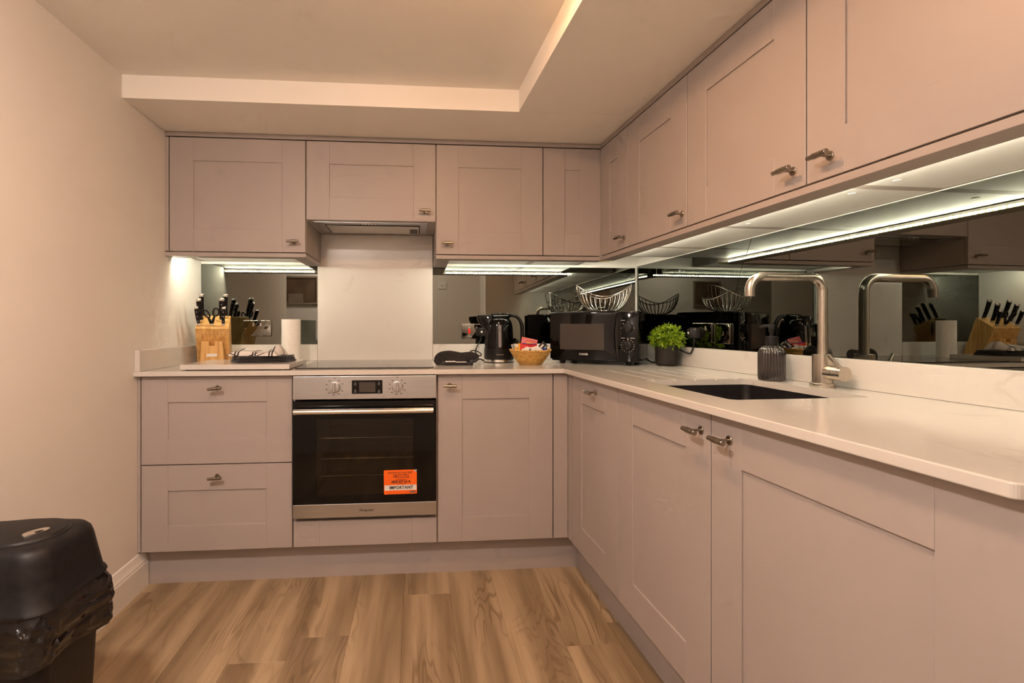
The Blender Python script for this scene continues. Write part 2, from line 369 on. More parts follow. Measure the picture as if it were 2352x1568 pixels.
# plinths
bm = B(); box(bm, XL + 0.001, 0.062, 0.060, 0.078, 0.0, 0.152); obj('trim_1', bm, 'paint', kind='structure')
bm = B(); box(bm, 0.062, 0.080, -1.63, 0.052, 0.0, 0.152); obj('trim_2', bm, 'paint', kind='structure', rot=TH)

# ------------------------------------------------------------------ cabinet parts
def shaker(root, Tm, w, h, hpos=None, tilt=0.0, name='door', th=0.02, st=STILE, rl=None, handle=True, rail=True):
    """framed front: stiles and rails (one mesh), recessed panel and bar handle as its pieces. Tm: canonical (x right, front at y=0) -> run"""
    rl = rl or st
    bm = B(); bv = 0.0011
    box(bm, 0, st, 0, th, 0, h, bev=bv); box(bm, w - st, w, 0, th, 0, h, bev=bv)
    box(bm, st, w - st, 0.0002, th, 0, rl, bev=bv * 0.6); box(bm, st, w - st, 0.0002, th, h - rl, h, bev=bv * 0.6)
    d = obj(name, bm, 'paint', root, T=Tm)
    bm = B(); box(bm, st - 0.004, w - st + 0.004, 0.0055, 0.014, rl - 0.004, h - rl + 0.004)
    obj('panel', bm, 'paint', d, T=Tm)
    if hpos: bar_handle(d, Tm @ TR(hpos[0], 0, hpos[1]), tilt)
    return d
def bar_handle(parent, Tm, tilt=0.0):
    bm = B()
    b2 = B(); lathe(b2, [(0.0105, 0), (0.0105, 0.002), (0.0095, 0.003), (0.0033, 0.0032), (0.0033, 0.030)], 20)
    bmesh.ops.transform(b2, matrix=Matrix.Rotation(PI / 2, 4, 'X'), verts=b2.verts)
    me = bpy.data.meshes.new('x'); b2.to_mesh(me); b2.free(); bm.from_mesh(me); bpy.data.meshes.remove(me)
    b2 = B(); lathe(b2, [(0.0048, -0.027), (0.0055, -0.0262), (0.0055, -0.011), (0.0070, -0.0105), (0.0070, 0.0105), (0.0060, 0.011), (0.0066, 0.0115), (0.0066, 0.0262), (0.0060, 0.027)], 20)
    bmesh.ops.transform(b2, matrix=TR(0, -0.034, 0) @ Matrix.Rotation(tilt, 4, 'Y') @ Matrix.Rotation(PI / 2, 4, 'Y'), verts=b2.verts)
    me = bpy.data.meshes.new('x'); b2.to_mesh(me); b2.free(); bm.from_mesh(me); bpy.data.meshes.remove(me)
    o = obj('handle', bm, 'handle', parent, T=Tm, smooth=35); o['label'] = 'brushed nickel bar handle'
    return o
def carcass(root, Tm, w, d, z0, z1, y0=0.0215, bottom='carcass', t=0.016, back=True):
    bm = B()
    box(bm, 0, t, y0, d, z0, z1); box(bm, w - t, w, y0, d, z0, z1); box(bm, t, w - t, y0, d, z1 - t, z1)
    if back: box(bm, t, w - t, d - 0.008, d, z0 + t, z1 - t)
    o = obj('body', bm, 'carcass', root, T=Tm)
    bm = B(); box(bm, t, w - t, y0, d, z0, z0 + t); obj('base_board', bm, bottom, root, T=Tm)
    return o
G = 0.0022      # half the gap between fronts
def back_T(x0): return TR(x0, 0, 0)

# base units, back run
r = thing('drawer_cabinet', 'pale taupe base cabinet with two framed drawers, left of the oven', 'cabinet', (-1.47, 0.29, ZB), group='base cabinets')
carcass(r, TR(-1.770, 0, 0), 0.602, 0.575, ZB, ZD)
shaker(r, TR(-1.770 + G, 0, 0.511), 0.602 - 2 * G, ZD - 0.511, (0.2985, 0.311), name='drawer', tilt=-0.10)
shaker(r, TR(-1.770 + G, 0, ZB), 0.602 - 2 * G, 0.507 - ZB, (0.2985, 0.303), name='drawer', tilt=-0.06)
bm = B(); box(bm, XL + 0.0005, -1.7725, 0.002, 0.022, ZB, ZD, bev=0.0008); obj('filler_strip', bm, 'paint', label='narrow taupe filler strip between base drawers and left wall', cat='filler strip', org=(-1.778, 0.012, ZB))
r = thing('oven_cabinet', 'pale taupe oven housing with a low framed panel under the oven', 'cabinet', (-0.868, 0.29, ZB), group='base cabinets')
bm = B(); box(bm, -1.168, -1.163, 0.0215, 0.575, ZB, ZD); box(bm, -0.572, -0.567, 0.0215, 0.575, ZB, ZD); box(bm, -1.163, -0.572, 0.0215, 0.575, 0.262, 0.276)
obj('body', bm, 'carcass', r)
bm = B(); s_ = 0.104
box(bm, -1.165, -1.165 + s_, 0, 0.02, ZB, 0.264, bev=0.0011); box(bm, -1.165 + s_, -0.570 - s_, 0.0002, 0.02, ZB, 0.264, bev=0.0007); box(bm, -0.570 - s_, -0.570, 0, 0.02, ZB, 0.264, bev=0.0011)
obj('panel', bm, 'paint', r)
r = thing('base_cabinet', 'pale taupe base cabinet with one framed door, right of the oven', 'cabinet', (-0.316, 0.29, ZB), group='base cabinets')
carcass(r, TR(-0.567, 0, 0), 0.502, 0.575, ZB, ZD)
shaker(r, TR(-0.567 + G, 0, ZB), 0.502 - 2 * G, ZD - ZB, (0.050, 0.667), tilt=0.02)
# corner post: two strips meeting in the inside corner
r = thing('corner_post', 'pale taupe post in the inside corner between the two base runs', 'corner post', (-0.03, 0.01, ZB))
bm = B(); box(bm, -0.0632, 0.0, 0.0, 0.02, ZB, ZD, bev=0.001); obj('post_face', bm, 'paint', r)
bm = B(); prism(bm, [toW(0.0005, -0.0005), toW(0.0005, -0.053), toW(0.02, -0.053), toW(0.02, -0.0012)], ZB, ZD); obj('post_face', bm, 'paint', r)
# base units, right run (run coordinates a, b)
def right_T(a, b, z=0.0): return TR(a, b, z) @ RIGHT
RB = [(-0.055, -0.504, (0.255, 0.671), 'pale taupe narrow base cabinet beside the inside corner, under the drainer grooves'),
      (-0.504, -1.014, (0.470, 0.665), 'pale taupe base cabinet under the sink, between the narrow and the wide one'),
      (-1.014, -1.624, (0.066, 0.664), 'pale taupe wide base cabinet at the near end of the right run')]
for b0, b1, hp, lab in RB:
    wd = b0 - b1
    r = thing('base_cabinet', lab, 'cabinet', (0.29, (b0 + b1) / 2, ZB), rot=TH, group='base cabinets')
    if b0 > -0.9 and b0 < -0.3:                       # sink unit: open top
        bm = B(); Tm = right_T(0, b0); box(bm, 0, 0.016, 0.0215, 0.575, ZB, 0.68); box(bm, wd - 0.016, wd, 0.0215, 0.575, ZB, 0.68); box(bm, 0.016, wd - 0.016, 0.0215, 0.575, ZB, ZB + 0.016)
        obj('body', bm, 'carcass', r, T=Tm)
    else: carcass(r, right_T(0, b0), wd, 0.575 if b0 < -0.3 else 0.40, ZB, ZD if b0 < -0.3 else 0.68)
    shaker(r, right_T(0, b0 - G, ZB), wd - 2 * G, ZD - ZB, hp, tilt=0.03)

# wall units, back run
def wall_unit(name, label, Tm, w, z0, hp, d=0.362, rail=None, bottom='underside'):
    pass
WU = [(-1.767, -1.164, ZUB, (0.548, 0.046), 'pale taupe wall cabinet with one framed door above the knife block'),
      (-0.565, -0.053, ZUB, (0.050, 0.049), 'pale taupe wall cabinet with one framed door above the kettle')]
for x0, x1, z0, hp, lab in WU:
    r = thing('wall_cabinet', lab, 'cabinet', ((x0 + x1) / 2, 0.41, z0), group='wall cabinets')
    carcass(r, TR(x0, YU, 0), x1 - x0, 0.362, z0, ZUT, bottom='underside')
    shaker(r, TR(x0 + G, YU, z0), x1 - x0 - 2 * G, ZUT - z0, hp)
r = thing('wall_cabinet', 'pale taupe corner wall cabinet with a narrow handleless framed door', 'cabinet', (0.09, 0.41, ZUB), group='wall cabinets')
carcass(r, TR(-0.053, YU, 0), 0.285, 0.362, ZUB, ZUT, bottom='underside')
shaker(r, TR(-0.053 + G, YU, ZUB), 0.287 - 2 * G, ZUT - ZUB, None)
ZH = 1.566
r = thing('hood_cabinet', 'short pale taupe wall cabinet over the cooker hood', 'cabinet', (-0.865, 0.41, ZH), group='wall cabinets')
bm = B(); t = 0.016
box(bm, -1.164, -1.148, YU + 0.0215, 0.59, ZH, ZUT); box(bm, -0.581, -0.565, YU + 0.0215, 0.59, ZH, ZUT); box(bm, -1.148, -0.581, YU + 0.0215, 0.59, ZUT - t, ZUT)
box(bm, -1.148, -1.135, YU + 0.0215, 0.59, ZH, ZH + t); box(bm, -0.605, -0.581, YU + 0.0215, 0.59, ZH, ZH + t); box(bm, -1.135, -0.605, 0.53, 0.59, ZH, ZH + t)
obj('body', bm, 'carcass', r)
shaker(r, TR(-1.164 + G, YU, ZH), 0.599 - 2 * G, ZUT - ZH, (0.544, 0.045))
# wall units, right run
RU = [(0.214, -0.072, (0.251, 0.044), 'pale taupe narrow wall cabinet next to the inside corner, with a small handle'),
      (-0.072, -0.521, (0.417, 0.047), 'pale taupe wall cabinet above the potted plant'),
      (-0.521, -1.026, (0.462, 0.045), 'pale taupe wall cabinet above the tap, left of the paired handles'),
      (-1.026, -1.636, (0.066, 0.047), 'pale taupe wide wall cabinet at the near end of the right run')]
for b0, b1, hp, lab in RU:
    wd = b0 - b1
    r = thing('wall_cabinet', lab, 'cabinet', (0.42, (b0 + b1) / 2, ZUB), rot=TH, group='wall cabinets')
    carcass(r, right_T(XU, b0), wd, 0.362, ZUB, ZUT, bottom='underside')
    shaker(r, right_T(XU, b0 - G, ZUB), wd - 2 * G, ZUT - ZUB, hp, tilt=0.0, st=STILE if wd > 0.3 else 0.1)
    if b0 < -0.4:
        for ca, cb_ in ((0.42, b0 - 0.06), (0.42, b1 + 0.06)):
            b2 = B(); lathe(b2, [(0.0085, ZUB - 0.0012), (0.0085, ZUB)], 20, c=(ca, cb_, 0)); obj('cover_cap', b2, 'white', r)
# cornice strips under the ceiling and filler by the wall
bm = B(); box(bm, XL + 0.0005, 0.240, YU + 0.001, YU + 0.03, ZUT + 0.0055, ZSOF - 0.002, bev=0.0008); obj('cornice_strip', bm, 'paint', label='thin taupe strip between back wall cabinets and ceiling', cat='cornice', org=(-0.77, YU, ZUT))
bm = B(); box(bm, XU + 0.001, XU + 0.03, -1.636, 0.216, ZUT + 0.0055, ZSOF - 0.002, bev=0.0008); obj('cornice_strip', bm, 'paint', label='thin taupe strip between right wall cabinets and ceiling', cat='cornice', org=(XU, -0.7, ZUT), rot=TH)
bm = B(); box(bm, XL + 0.0005, -1.769, YU, YU + 0.02, ZRAIL + 0.022, ZUT, bev=0.0006); obj('filler_strip', bm, 'paint', label='narrow taupe filler strip between wall cabinet and left wall', cat='filler strip', org=(-1.777, YU, ZRAIL))

# light rails under the wall units, LED tapes on their back edge
RW = 0.067
ZR1 = ZUB - 0.0042
bm = B(); box(bm, XL + 0.001, -1.164, YU, YU + RW, ZRAIL, ZR1, bev=0.0008); box(bm, -1.164 - RW, -1.164, YU + RW + 0.0002, 0.588, ZRAIL, ZR1, bev=0.0008)
obj('light_rail', bm, 'paint', label='taupe light rail under the left wall cabinet', cat='light rail', org=(-1.47, YU, ZRAIL), group='light rails')
bm = B(); box(bm, -0.565, 0.236, YU, YU + RW, ZRAIL, ZR1, bev=0.0008); box(bm, -0.565, -0.565 + RW, YU + RW + 0.0002, 0.588, ZRAIL, ZR1, bev=0.0008)
obj('light_rail', bm, 'paint', label='taupe light rail under the wall cabinets above kettle and microwave', cat='light rail', org=(-0.16, YU, ZRAIL), group='light rails')
bm = B(); box(bm, XU, XU + RW, -1.636, 0.216, ZRAIL, ZR1, bev=0.0008)
obj('light_rail', bm, 'paint', label='long taupe light rail under the right wall cabinets', cat='light rail', org=(XU, -0.7, ZRAIL), rot=TH, group='light rails')
bm = B(); box(bm, -0.0046, 0.0046, 0, 0.0020, -0.0028, 0.0028, bev=0.0010); led_me = bpy.data.meshes.new('led'); bm.to_mesh(led_me); bm.free(); led_me.materials.append(M['led'])
led_me2 = led_me.copy(); led_me2.materials.clear(); led_me2.materials.append(M['led_long'])
def led_strip(label, p0, p1, rot, nrm, org):
    """p0,p1: ends of the tape in run coordinates; nrm: facing angle"""
    r = thing('led_strip', label, 'light strip', org, rot, group='LED strips')
    p0, p1 = Vector(p0), Vector(p1); d = (p1 - p0); n = int(d.length / 0.0166); u = d.normalized(); nv = Vector((math.cos(nrm), math.sin(nrm), 0))
    Tm = Matrix.Translation(p0) @ Matrix(((u.x, nv.x, 0, 0), (u.y, nv.y, 0, 0), (0, 0, 1, 0), (0, 0, 0, 1)))
    bm = B(); box(bm, 0, d.length, 0.0, 0.0008, -0.005, 0.005); obj('tape', bm, 'tape', r, T=Tm)
    for i in range(n):
        p = p0 + u * (0.008 + i * d.length / n) + nv * 0.0008 - Vector(org)
        link_copy(led_me2 if d.length > 1 else led_me, 'led', r, p, (0, 0, nrm - PI / 2))
ZLED = ZRAIL + 0.0062
led_strip('short LED strip behind the light rail over the knife block', (-1.780, YU + RW, ZLED), (-1.262, YU + RW, ZLED), 0, PI / 2, (-1.52, YU + RW, ZLED))
led_strip('LED strip behind the light rail over kettle and microwave', (-0.485, YU + RW, ZLED), (0.300, YU + RW, ZLED), 0, PI / 2, (-0.09, YU + RW, ZLED))
led_strip('long LED strip behind the light rail over the sink', (XU + RW, -1.62, ZLED), (XU + RW, 0.215, ZLED), TH, 0, (XU + RW, -0.7, ZLED))

# ------------------------------------------------------------------ worktop with sink cut-out and drainer grooves
poly = [(XL + 0.0005, -0.026), (-0.0249, -0.026)]
c0 = [(-0.026 + 0.012 - 0.012 * math.cos(q), -1.632 + 0.012 - 0.012 * math.sin(q)) for q in [PI / 2 * i / 6 for i in range(7)]]
poly += [toW(*p) for p in c0] + [toW(0.606, -1.632), toW(0.606, 0.58), (XL + 0.0005, 0.612)]
bm = B(); prism(bm, poly, ZWB, ZWT, bev=0.0022)
wt = obj('worktop', bm, 'stone', label='white quartz L-shaped worktop with sink cut-out and drainer grooves', cat='worktop', org=(0, 0, ZWB))
cut = B(); prism(cut, [toW(*p) for p in rrect(0.280, -0.735, 0.195, 0.235, 0.022)], ZWB - 0.02, ZWT + 0.02)
GR = [0.130, 0.207, 0.282, 0.358, 0.431]
for ga in GR:
    pp = [toW(ga - 0.0045, -0.125), toW(ga + 0.0045, -0.125), toW(ga + 0.0045, -0.52), toW(ga - 0.0045, -0.52)]
    # rounded trough sinking towards the bowl
    sec = lambda b, dep: [toW(ga + x, b) + (ZWT + z,) for x, z in ((-0.0045, 0.01), (-0.0045, 0.0005), (-0.003, -dep * 0.75), (0, -dep), (0.003, -dep * 0.75), (0.0045, 0.0005), (0.0045, 0.01))]
    loft(cut, [sec(-0.118, 0.0006), sec(-0.16, 0.002), sec(-0.52, 0.005)])
bmesh.ops.recalc_face_normals(cut, faces=cut.faces)
co = obj('cutter', cut, 'stone')
md = wt.modifiers.new('cut', 'BOOLEAN'); md.object = co; md.operation = 'DIFFERENCE'; md.solver = 'EXACT'; md.use_self = True
dg = bpy.context.evaluated_depsgraph_get(); me = bpy.data.meshes.new_from_object(wt.evaluated_get(dg))
wt.modifiers.clear(); wt.data = me; bpy.data.objects.remove(co)
# undermounted black bowl
r = thing('kitchen_sink', 'black undermounted sink bowl set into the worktop below the tap', 'sink', (0.28, -0.735, 0.70), rot=TH)
bm = B(); ro = []
for z, hx, hy in ((ZWB - 0.001, 0.215, 0.255), (ZWB - 0.001, 0.198, 0.238), (0.86, 0.1975, 0.2375), (0.72, 0.192, 0.232), (0.706, 0.185, 0.225), (0.700, 0.165, 0.205)):
    ro.append([(x, y, z) for x, y in rrect(0.28, -0.735, hx, hy, 0.028, 6)])
loft(bm, ro, cap0=False, cap1=True)
for z, hx, hy in (): pass
obj('bowl', bm, 'sinkblack', r, smooth=40)
bm = B(); lathe(bm, [(0.045, 0.7005), (0.045, 0.703), (0.036, 0.7035), (0.030, 0.7015)], 28, c=(0.28, -0.735, 0)); obj('drain', bm, 'bright', r, smooth=30)

# upstands and splashback
def upst(lab, *a, rot=0.0):
    bm = B(); box(bm, *a, bev=0.0012); obj('upstand', bm, 'stone', label=lab, cat='upstand', org=((a[0] + a[1]) / 2, (a[2] + a[3]) / 2, a[4]), rot=rot, group='stone upstands')
upst('low white stone upstand behind the knife block', XL + 0.021, -1.1825, YW, 0.614, ZWT + 0.0003, 0.978)
upst('low white stone upstand behind kettle and microwave', -0.5705, 0.556, YW, 0.614, ZWT + 0.0003, 0.978)
upst('low white stone upstand running along behind tap and plant', XW, 0.609, -1.63, 0.585, ZWT + 0.0003, 0.978, rot=TH)
upst('short white stone upstand against the left wall', XL + 0.0005, XL + 0.0205, -0.020, 0.590, ZWT + 0.0003, 0.978)
bm = B(); box(bm, -1.1820, -0.5710, YW + 0.003, 0.614, ZWT + 0.0003, 1.5655, bev=0.001)
obj('splashback', bm, 'stone', label='tall white veined stone splashback panel behind the hob', cat='splashback', org=(-0.876, 0.6, ZWT))

# mirrors (tinted glass): front face mirror, edges glass
def mirror_bm(poly, h0, h1, axis):
    bm = B(); prism(bm, poly, h0, h1, axis=axis)
    for f in bm.faces:
        n = f.normal
        f.material_index = 0 if abs({'y': n.y, 'x': n.x}[axis]) > 0.9 or (axis == 'x' and abs(n.z) < 0.95 and n.length and abs(f.calc_center_median().y) < 0.4) else 1
    return bm
bm = mirror_bm([(XL + 0.002, 0.9785), (-1.1835, 0.9785), (-1.1835, 1.402), (XL + 0.002, 1.402)], YM, 0.614, 'y')
obj('mirror_panel', bm, ['mirror', 'glass_edge'], label='smoked mirror splashback behind the knife block', cat='mirror', org=(-1.48, YM, 0.9785), group='mirror splashbacks')
bm = mirror_bm([(-0.5695, 0.9785), (0.568, 0.9785), (0.568, 1.402), (-0.5695, 1.402)], YM, 0.614, 'y')
obj('mirror_panel', bm, ['mirror', 'glass_edge'], label='smoked mirror splashback behind kettle and microwave', cat='mirror', org=(0, YM, 0.9785), group='mirror splashbacks')
r = thing('mirror_panel', 'long cracked smoked mirror splashback behind the tap', 'mirror', (XM, -0.6, 0.9785), rot=TH, group='mirror splashbacks')
crack = [(-0.352, 1.4105), (-0.326, 1.36), (-0.291, 1.300), (-0.262, 1.21), (-0.232, 1.120), (-0.228, 1.05), (-0.226, 0.9785)]
bm = mirror_bm([(0.604 - 0.025, 0.9785), (0.604 - 0.025, 1.4105)] + [(b + 0.0011, z) for b, z in crack], XM, 0.609, 'x'); obj('pane', bm, ['mirror', 'glass_edge'], r)
bm = mirror_bm([(b - 0.0011, z) for b, z in crack][::-1] + [(-1.63, 1.4105), (-1.63, 0.9785)][::-1], XM, 0.609, 'x')
bm.free(); bm = mirror_bm([(b - 0.0011, z) for b, z in crack] + [(-1.63, 0.9785), (-1.63, 1.4105)], XM + 0.0004, 0.609, 'x'); obj('pane', bm, ['mirror', 'glass_edge'], r)

# ------------------------------------------------------------------ oven
OX0, OX1 = -1.1625, -0.5725
r = thing('oven', 'built-in single oven with steel control panel and black glass door', 'oven', (-0.8675, 0.25, 0.281))
bm = B(); box(bm, OX0, OX1, -0.022, 0.0, 0.772, 0.868, bev=0.0015, seg=2); cp = obj('control_panel', bm, 'steel', r)
def ftext(s, size, x, y, z, m_, par, **k): return text(s, size, TR(x, y, z) @ FACE, m_, par, **k)
for kx in (-0.993, -0.735):
    b2 = B(); lathe(b2, [(0.0225, 0), (0.0225, 0.010), (0.0205, 0.016), (0.006, 0.017)], 36)
    box(b2, -0.0055, 0.0055, -0.0195, 0.0195, 0.012, 0.024, bev=0.0015)
    kn = obj('dial', b2, 'steel', r, T=TR(kx, -0.022, 0.8225) @ FACE, smooth=35)
    b2 = B()
    for q in range(10):
        a = math.radians(25 + q * 34)
        if 60 < (25 + q * 34) % 360 < 120: continue
        cx, cz = 0.0345 * math.cos(a), 0.032 * math.sin(a); box(b2, cx - 0.0035, cx + 0.0035, cz - 0.0014, cz + 0.0014, 0, 0.0003)
    box(b2, -0.001, 0.001, 0.034, 0.042, 0, 0.0003)
    obj('dial_marking', b2, 'print_black', cp, T=TR(kx, -0.022, 0.8225) @ FACE)
bm = B(); box(bm, -0.923, -0.797, -0.0228, -0.02, 0.794, 0.850, bev=0.0006); dsp = obj('display', bm, 'blackgloss', r)
bm = B(); box(bm, -0.893, -0.826, -0.0231, -0.0225, 0.801, 0.842); obj('screen', bm, 'mwglass', dsp)
bm = B()
for sx in (-0.909, -0.8115):
    for sz in (0.806, 0.837):
        box(bm, sx - 0.004, sx + 0.004, -0.0231, -0.0226, sz - 0.0006, sz + 0.0006); box(bm, sx - 0.001, sx + 0.001, -0.0231, -0.0226, sz + 0.003, sz + 0.005); box(bm, sx - 0.005, sx + 0.005, -0.0231, -0.0226, sz - 0.006, sz - 0.0052)
obj('display_marking', bm, 'print_white', dsp)
# door: black border, dark window, steel strip
ZD0, ZD1 = 0.339, 0.764
bm = B(); wx0, wx1, wz0, wz1 = -1.068, -0.667, 0.372, 0.690
box(bm, OX0, wx0, -0.022, -0.004, ZD0, ZD1, bev=0.0008); box(bm, wx1, OX1, -0.022, -0.004, ZD0, ZD1, bev=0.0008)
box(bm, wx0, wx1, -0.022, -0.004, ZD0, wz0); box(bm, wx0, wx1, -0.022, -0.004, wz1, ZD1)
dr = obj('door', bm, 'blackgloss', r)
bm = B(); box(bm, wx0, wx1, -0.0218, -0.018, wz0, wz1); obj('window_pane', bm, 'ovenglass', dr)
bm = B(); box(bm, OX0, OX1, -0.022, -0.004, 0.282, 0.338, bev=0.0012, seg=2); ls = obj('lower_strip', bm, 'steel', dr)
ftext('Hotpoint', 0.0155, -0.863, -0.0221, 0.310, 'print_black', r, bold=0.0002)
b2 = B(); tube(b2, [(-1.150, -0.062, 0.7275), (-0.5865, -0.062, 0.7275)], 0.0115, 20); 
hd = obj('door_handle', b2, 'bright', dr, smooth=40); hd['label'] = 'thick round steel bar handle'
b2 = B(); box(b2, -1.13, -1.112, -0.062, -0.021, 0.7225, 0.7325, bev=0.001); box(b2, -0.624, -0.606, -0.062, -0.021, 0.7225, 0.7325, bev=0.001); obj('handle_mount', b2, 'blackplastic', dr)
# cavity with shelves
bm = B(); cx0, cx1, cz0, cz1, cy1 = wx0 - 0.01, wx1 + 0.01, 0.365, 0.70, 0.36
box(bm, cx0, cx0 + 0.004, 0.0, cy1, cz0, cz1); box(bm, cx1 - 0.004, cx1, 0.0, cy1, cz0, cz1); box(bm, cx0, cx1, cy1, cy1 + 0.004, cz0, cz1); box(bm, cx0, cx1, 0.0, cy1, cz0 - 0.004, cz0); box(bm, cx0, cx1, 0.0, cy1, cz1, cz1 + 0.004)
obj('cavity', bm, 'ovencavity', r)
for sz in (0.600, 0.513, 0.44):
    b2 = B(); tube(b2, [(cx0 + 0.006, 0.03, sz), (cx1 - 0.006, 0.03, sz)], 0.0026, 8); tube(b2, [(cx0 + 0.006, 0.33, sz), (cx1 - 0.006, 0.33, sz)], 0.0026, 8)
    if 0.5 < sz < 0.55:
        for q in range(17):
            xx = cx0 + 0.02 + q * (cx1 - cx0 - 0.04) / 16; tube(b2, [(xx, 0.028, sz + 0.003), (xx, 0.33, sz + 0.003)], 0.0014, 6)
    obj('shelf', b2, 'bright', r, smooth=40)
# orange guarantee sticker
TS = TR(-0.7225, -0.0222, 0.4235) @ FACE @ Matrix.Rotation(math.radians(0.5), 4, 'Z')
b2 = B(); prism(b2, rrect(0, 0, 0.0685, 0.0505, 0.003, 3), 0, 0.0004)
sk = obj('sticker', b2, 'orange', None, label='orange guarantee sticker on the oven door', cat='sticker', org=(-0.7225, -0.0222, 0.373), T=TS)
b2 = B(); box(b2, -0.066, 0.067, -0.0345, -0.0125, 0.0004, 0.0006); obj('white_band', b2, 'whitepk', sk, T=TS)
b2 = B(); box(b2, 0.038, 0.062, -0.0455, -0.0385, 0.0004, 0.0006); obj('logo_box', b2, 'print_black', sk, T=TS)
b2 = B(); prism(b2, [(0.0685, 0.0505), (0.058, 0.0505), (0.058, 0.043), (0.0685, 0.0415)], 0.0004, 0.0006); obj('corner_patch', b2, 'whitepk', sk, T=TS)
b2 = B(); prism(b2, [(0.0600, 0.0505), (0.0625, 0.0505), (0.0685, 0.0440), (0.0685, 0.0420), (0.0665, 0.0420)], 0.0006, 0.0008); obj('corner_mark', b2, 'print_black', sk, T=TS)
def st(s, size, x, y, m_='print_black', **k): text(s, size, TS @ TR(x, y, 0.0009), m_, sk, **k)
st('REGISTER FOR YOUR FREE*', 0.0098, 0.0, 0.0385, xs=0.86)
st('10', 0.020, -0.0235, 0.0245, bold=0.0004, xs=0.85); st('YEAR PARTS', 0.0098, 0.0105, 0.0290, xs=0.92); st('GUARANTEE', 0.0098, 0.0105, 0.0195, xs=0.92)
st('CALL FREE NOW*', 0.0058, 0.003, 0.0095); st('0800 497 0614', 0.0138, 0.002, 0.0005, bold=0.0003, xs=0.94)
st('IMPORTANT', 0.0185, 0.003, -0.0235, bold=0.0004, xs=0.95); st('Hotpoint', 0.006, 0.050, -0.042, m_='print_white')
st('UK 0800 ROI 1850', 0.0045, 0.002, -0.0075)

# ------------------------------------------------------------------ cooker hood
r = thing('cooker_hood', 'flush steel cooker hood under the short wall cabinet', 'cooker hood', (-0.870, 0.38, ZH))
bm = B(); box(bm, -1.1345, -0.6055, 0.2520, 0.529, ZH - 0.004, ZH + 0.012, bev=0.0015)
obj('canopy', bm, 'steel', r)
bm = B(); box(bm, -1.1345, -0.6055, 0.2515, 0.262, ZH - 0.0062, ZH - 0.004, bev=0.0006); obj('front_lip', bm, 'steel', r)
bm = B(); box(bm, -1.095, -0.640, 0.315, 0.517, ZH - 0.0055, ZH - 0.004); obj('filter_gap', bm, 'gap', r)
bm = B(); box(bm, -1.090, -0.645, 0.320, 0.512, ZH - 0.008, ZH - 0.004, bev=0.0015); obj('filter_panel', bm, 'bright', r)
bm = B(); box(bm, -0.690, -0.652, 0.40, 0.50, ZH - 0.0095, ZH - 0.008, bev=0.001); obj('filter_latch', bm, 'blackplastic', r)
for q in range(5):
    b2 = B(); lathe(b2, [(0.0045, 0), (0.004, -0.004), (0.002, -0.0045)], 14, c=(-0.911 + q * 0.0145, 0.288, ZH - 0.004)); obj('button', b2, 'bright', r, smooth=40)

# ------------------------------------------------------------------ hob
bm = B(); prism(bm, rrect(-0.876, 0.300, 0.294, 0.2535, 0.004, 3), ZWT + 0.0004, ZWT + 0.0056, bev=0.0012)
obj('induction_hob', bm, 'hobglass', label='flat black glass hob in the worktop above the oven', cat='hob', org=(-0.876, 0.3, ZWT))

# ------------------------------------------------------------------ stone board, tea towels, paper roll
r = thing('worktop_saver', 'white quartz slab board on feet, in front of the knife block', 'chopping board', (-1.405, 0.165, ZWT))
bm = B(); box(bm, -1.622, -1.184, 0.008, 0.335, 0.8955, 0.9165, bev=0.0012); obj('slab', bm, 'stone', r)
for fx in (-1.60, -1.205):
    for fy in (0.03, 0.31):
        b2 = B(); lathe(b2, [(0.008, ZWT + 0.0002), (0.008, 0.8955)], 12, c=(fx, fy, 0)); obj('foot', b2, 'blackplastic', r)
def cloth(name, poly_pts, z0, layers, th, m_, lab, org, seed=0, amp=0.003, parent=None, cat='tea towel'):
    """stacked folded layers: each a rounded sheet with ruffled surface"""
    bm = B()
    for li in range(layers):
        cx = sum(p[0] for p in poly_pts) / len(poly_pts); cy = sum(p[1] for p in poly_pts) / len(poly_pts)
        n = 44; ring = []
        for i in range(n):
            t = i / n * len(poly_pts); a = poly_pts[int(t) % len(poly_pts)]; b = poly_pts[(int(t) + 1) % len(poly_pts)]; f = t - int(t)
            x, y = a[0] + (b[0] - a[0]) * f, a[1] + (b[1] - a[1]) * f
            k_ = 1 - 0.02 * li + 0.02 * noise.noise(Vector((x * 14, y * 14, li * 3.3 + seed)))
            ring.append((cx + (x - cx) * k_, cy + (y - cy) * k_))
        zb, zt = z0 + li * th, z0 + (li + 1) * th
        def zz(x, y): return amp * noise.noise(Vector((x * 22, y * 22, seed + li * 1.7))) if li or True else 0
        rings = []
        for s_, dz in ((0.94, 0.0), (0.985, 0.12), (1.0, 0.5), (0.985, 0.88), (0.94, 1.0), (0.70, 1.05), (0.35, 1.08), (0.08, 1.1)):
            top = dz > 0.5
            rings.append([(cx + (x - cx) * s_, cy + (y - cy) * s_, max(z0 + 0.0003, zb + th * dz + (zz(cx + (x - cx) * s_, cy + (y - cy) * s_) if (top or li) else 0))) for x, y in ring])
        loft(bm, rings)
    return obj(name, bm, m_, parent, label=lab, cat=cat, org=org, smooth=60)
ZBD = 0.9168
cloth('tea_towel', [(-1.490, 0.20), (-1.420, 0.085), (-1.225, 0.115), (-1.205, 0.235), (-1.30, 0.265)], ZBD, 4, 0.0068, 'clothblack', 'folded black cloth on the stone board, under the checked one', (-1.36, 0.17, ZBD), 2, 0.0035)
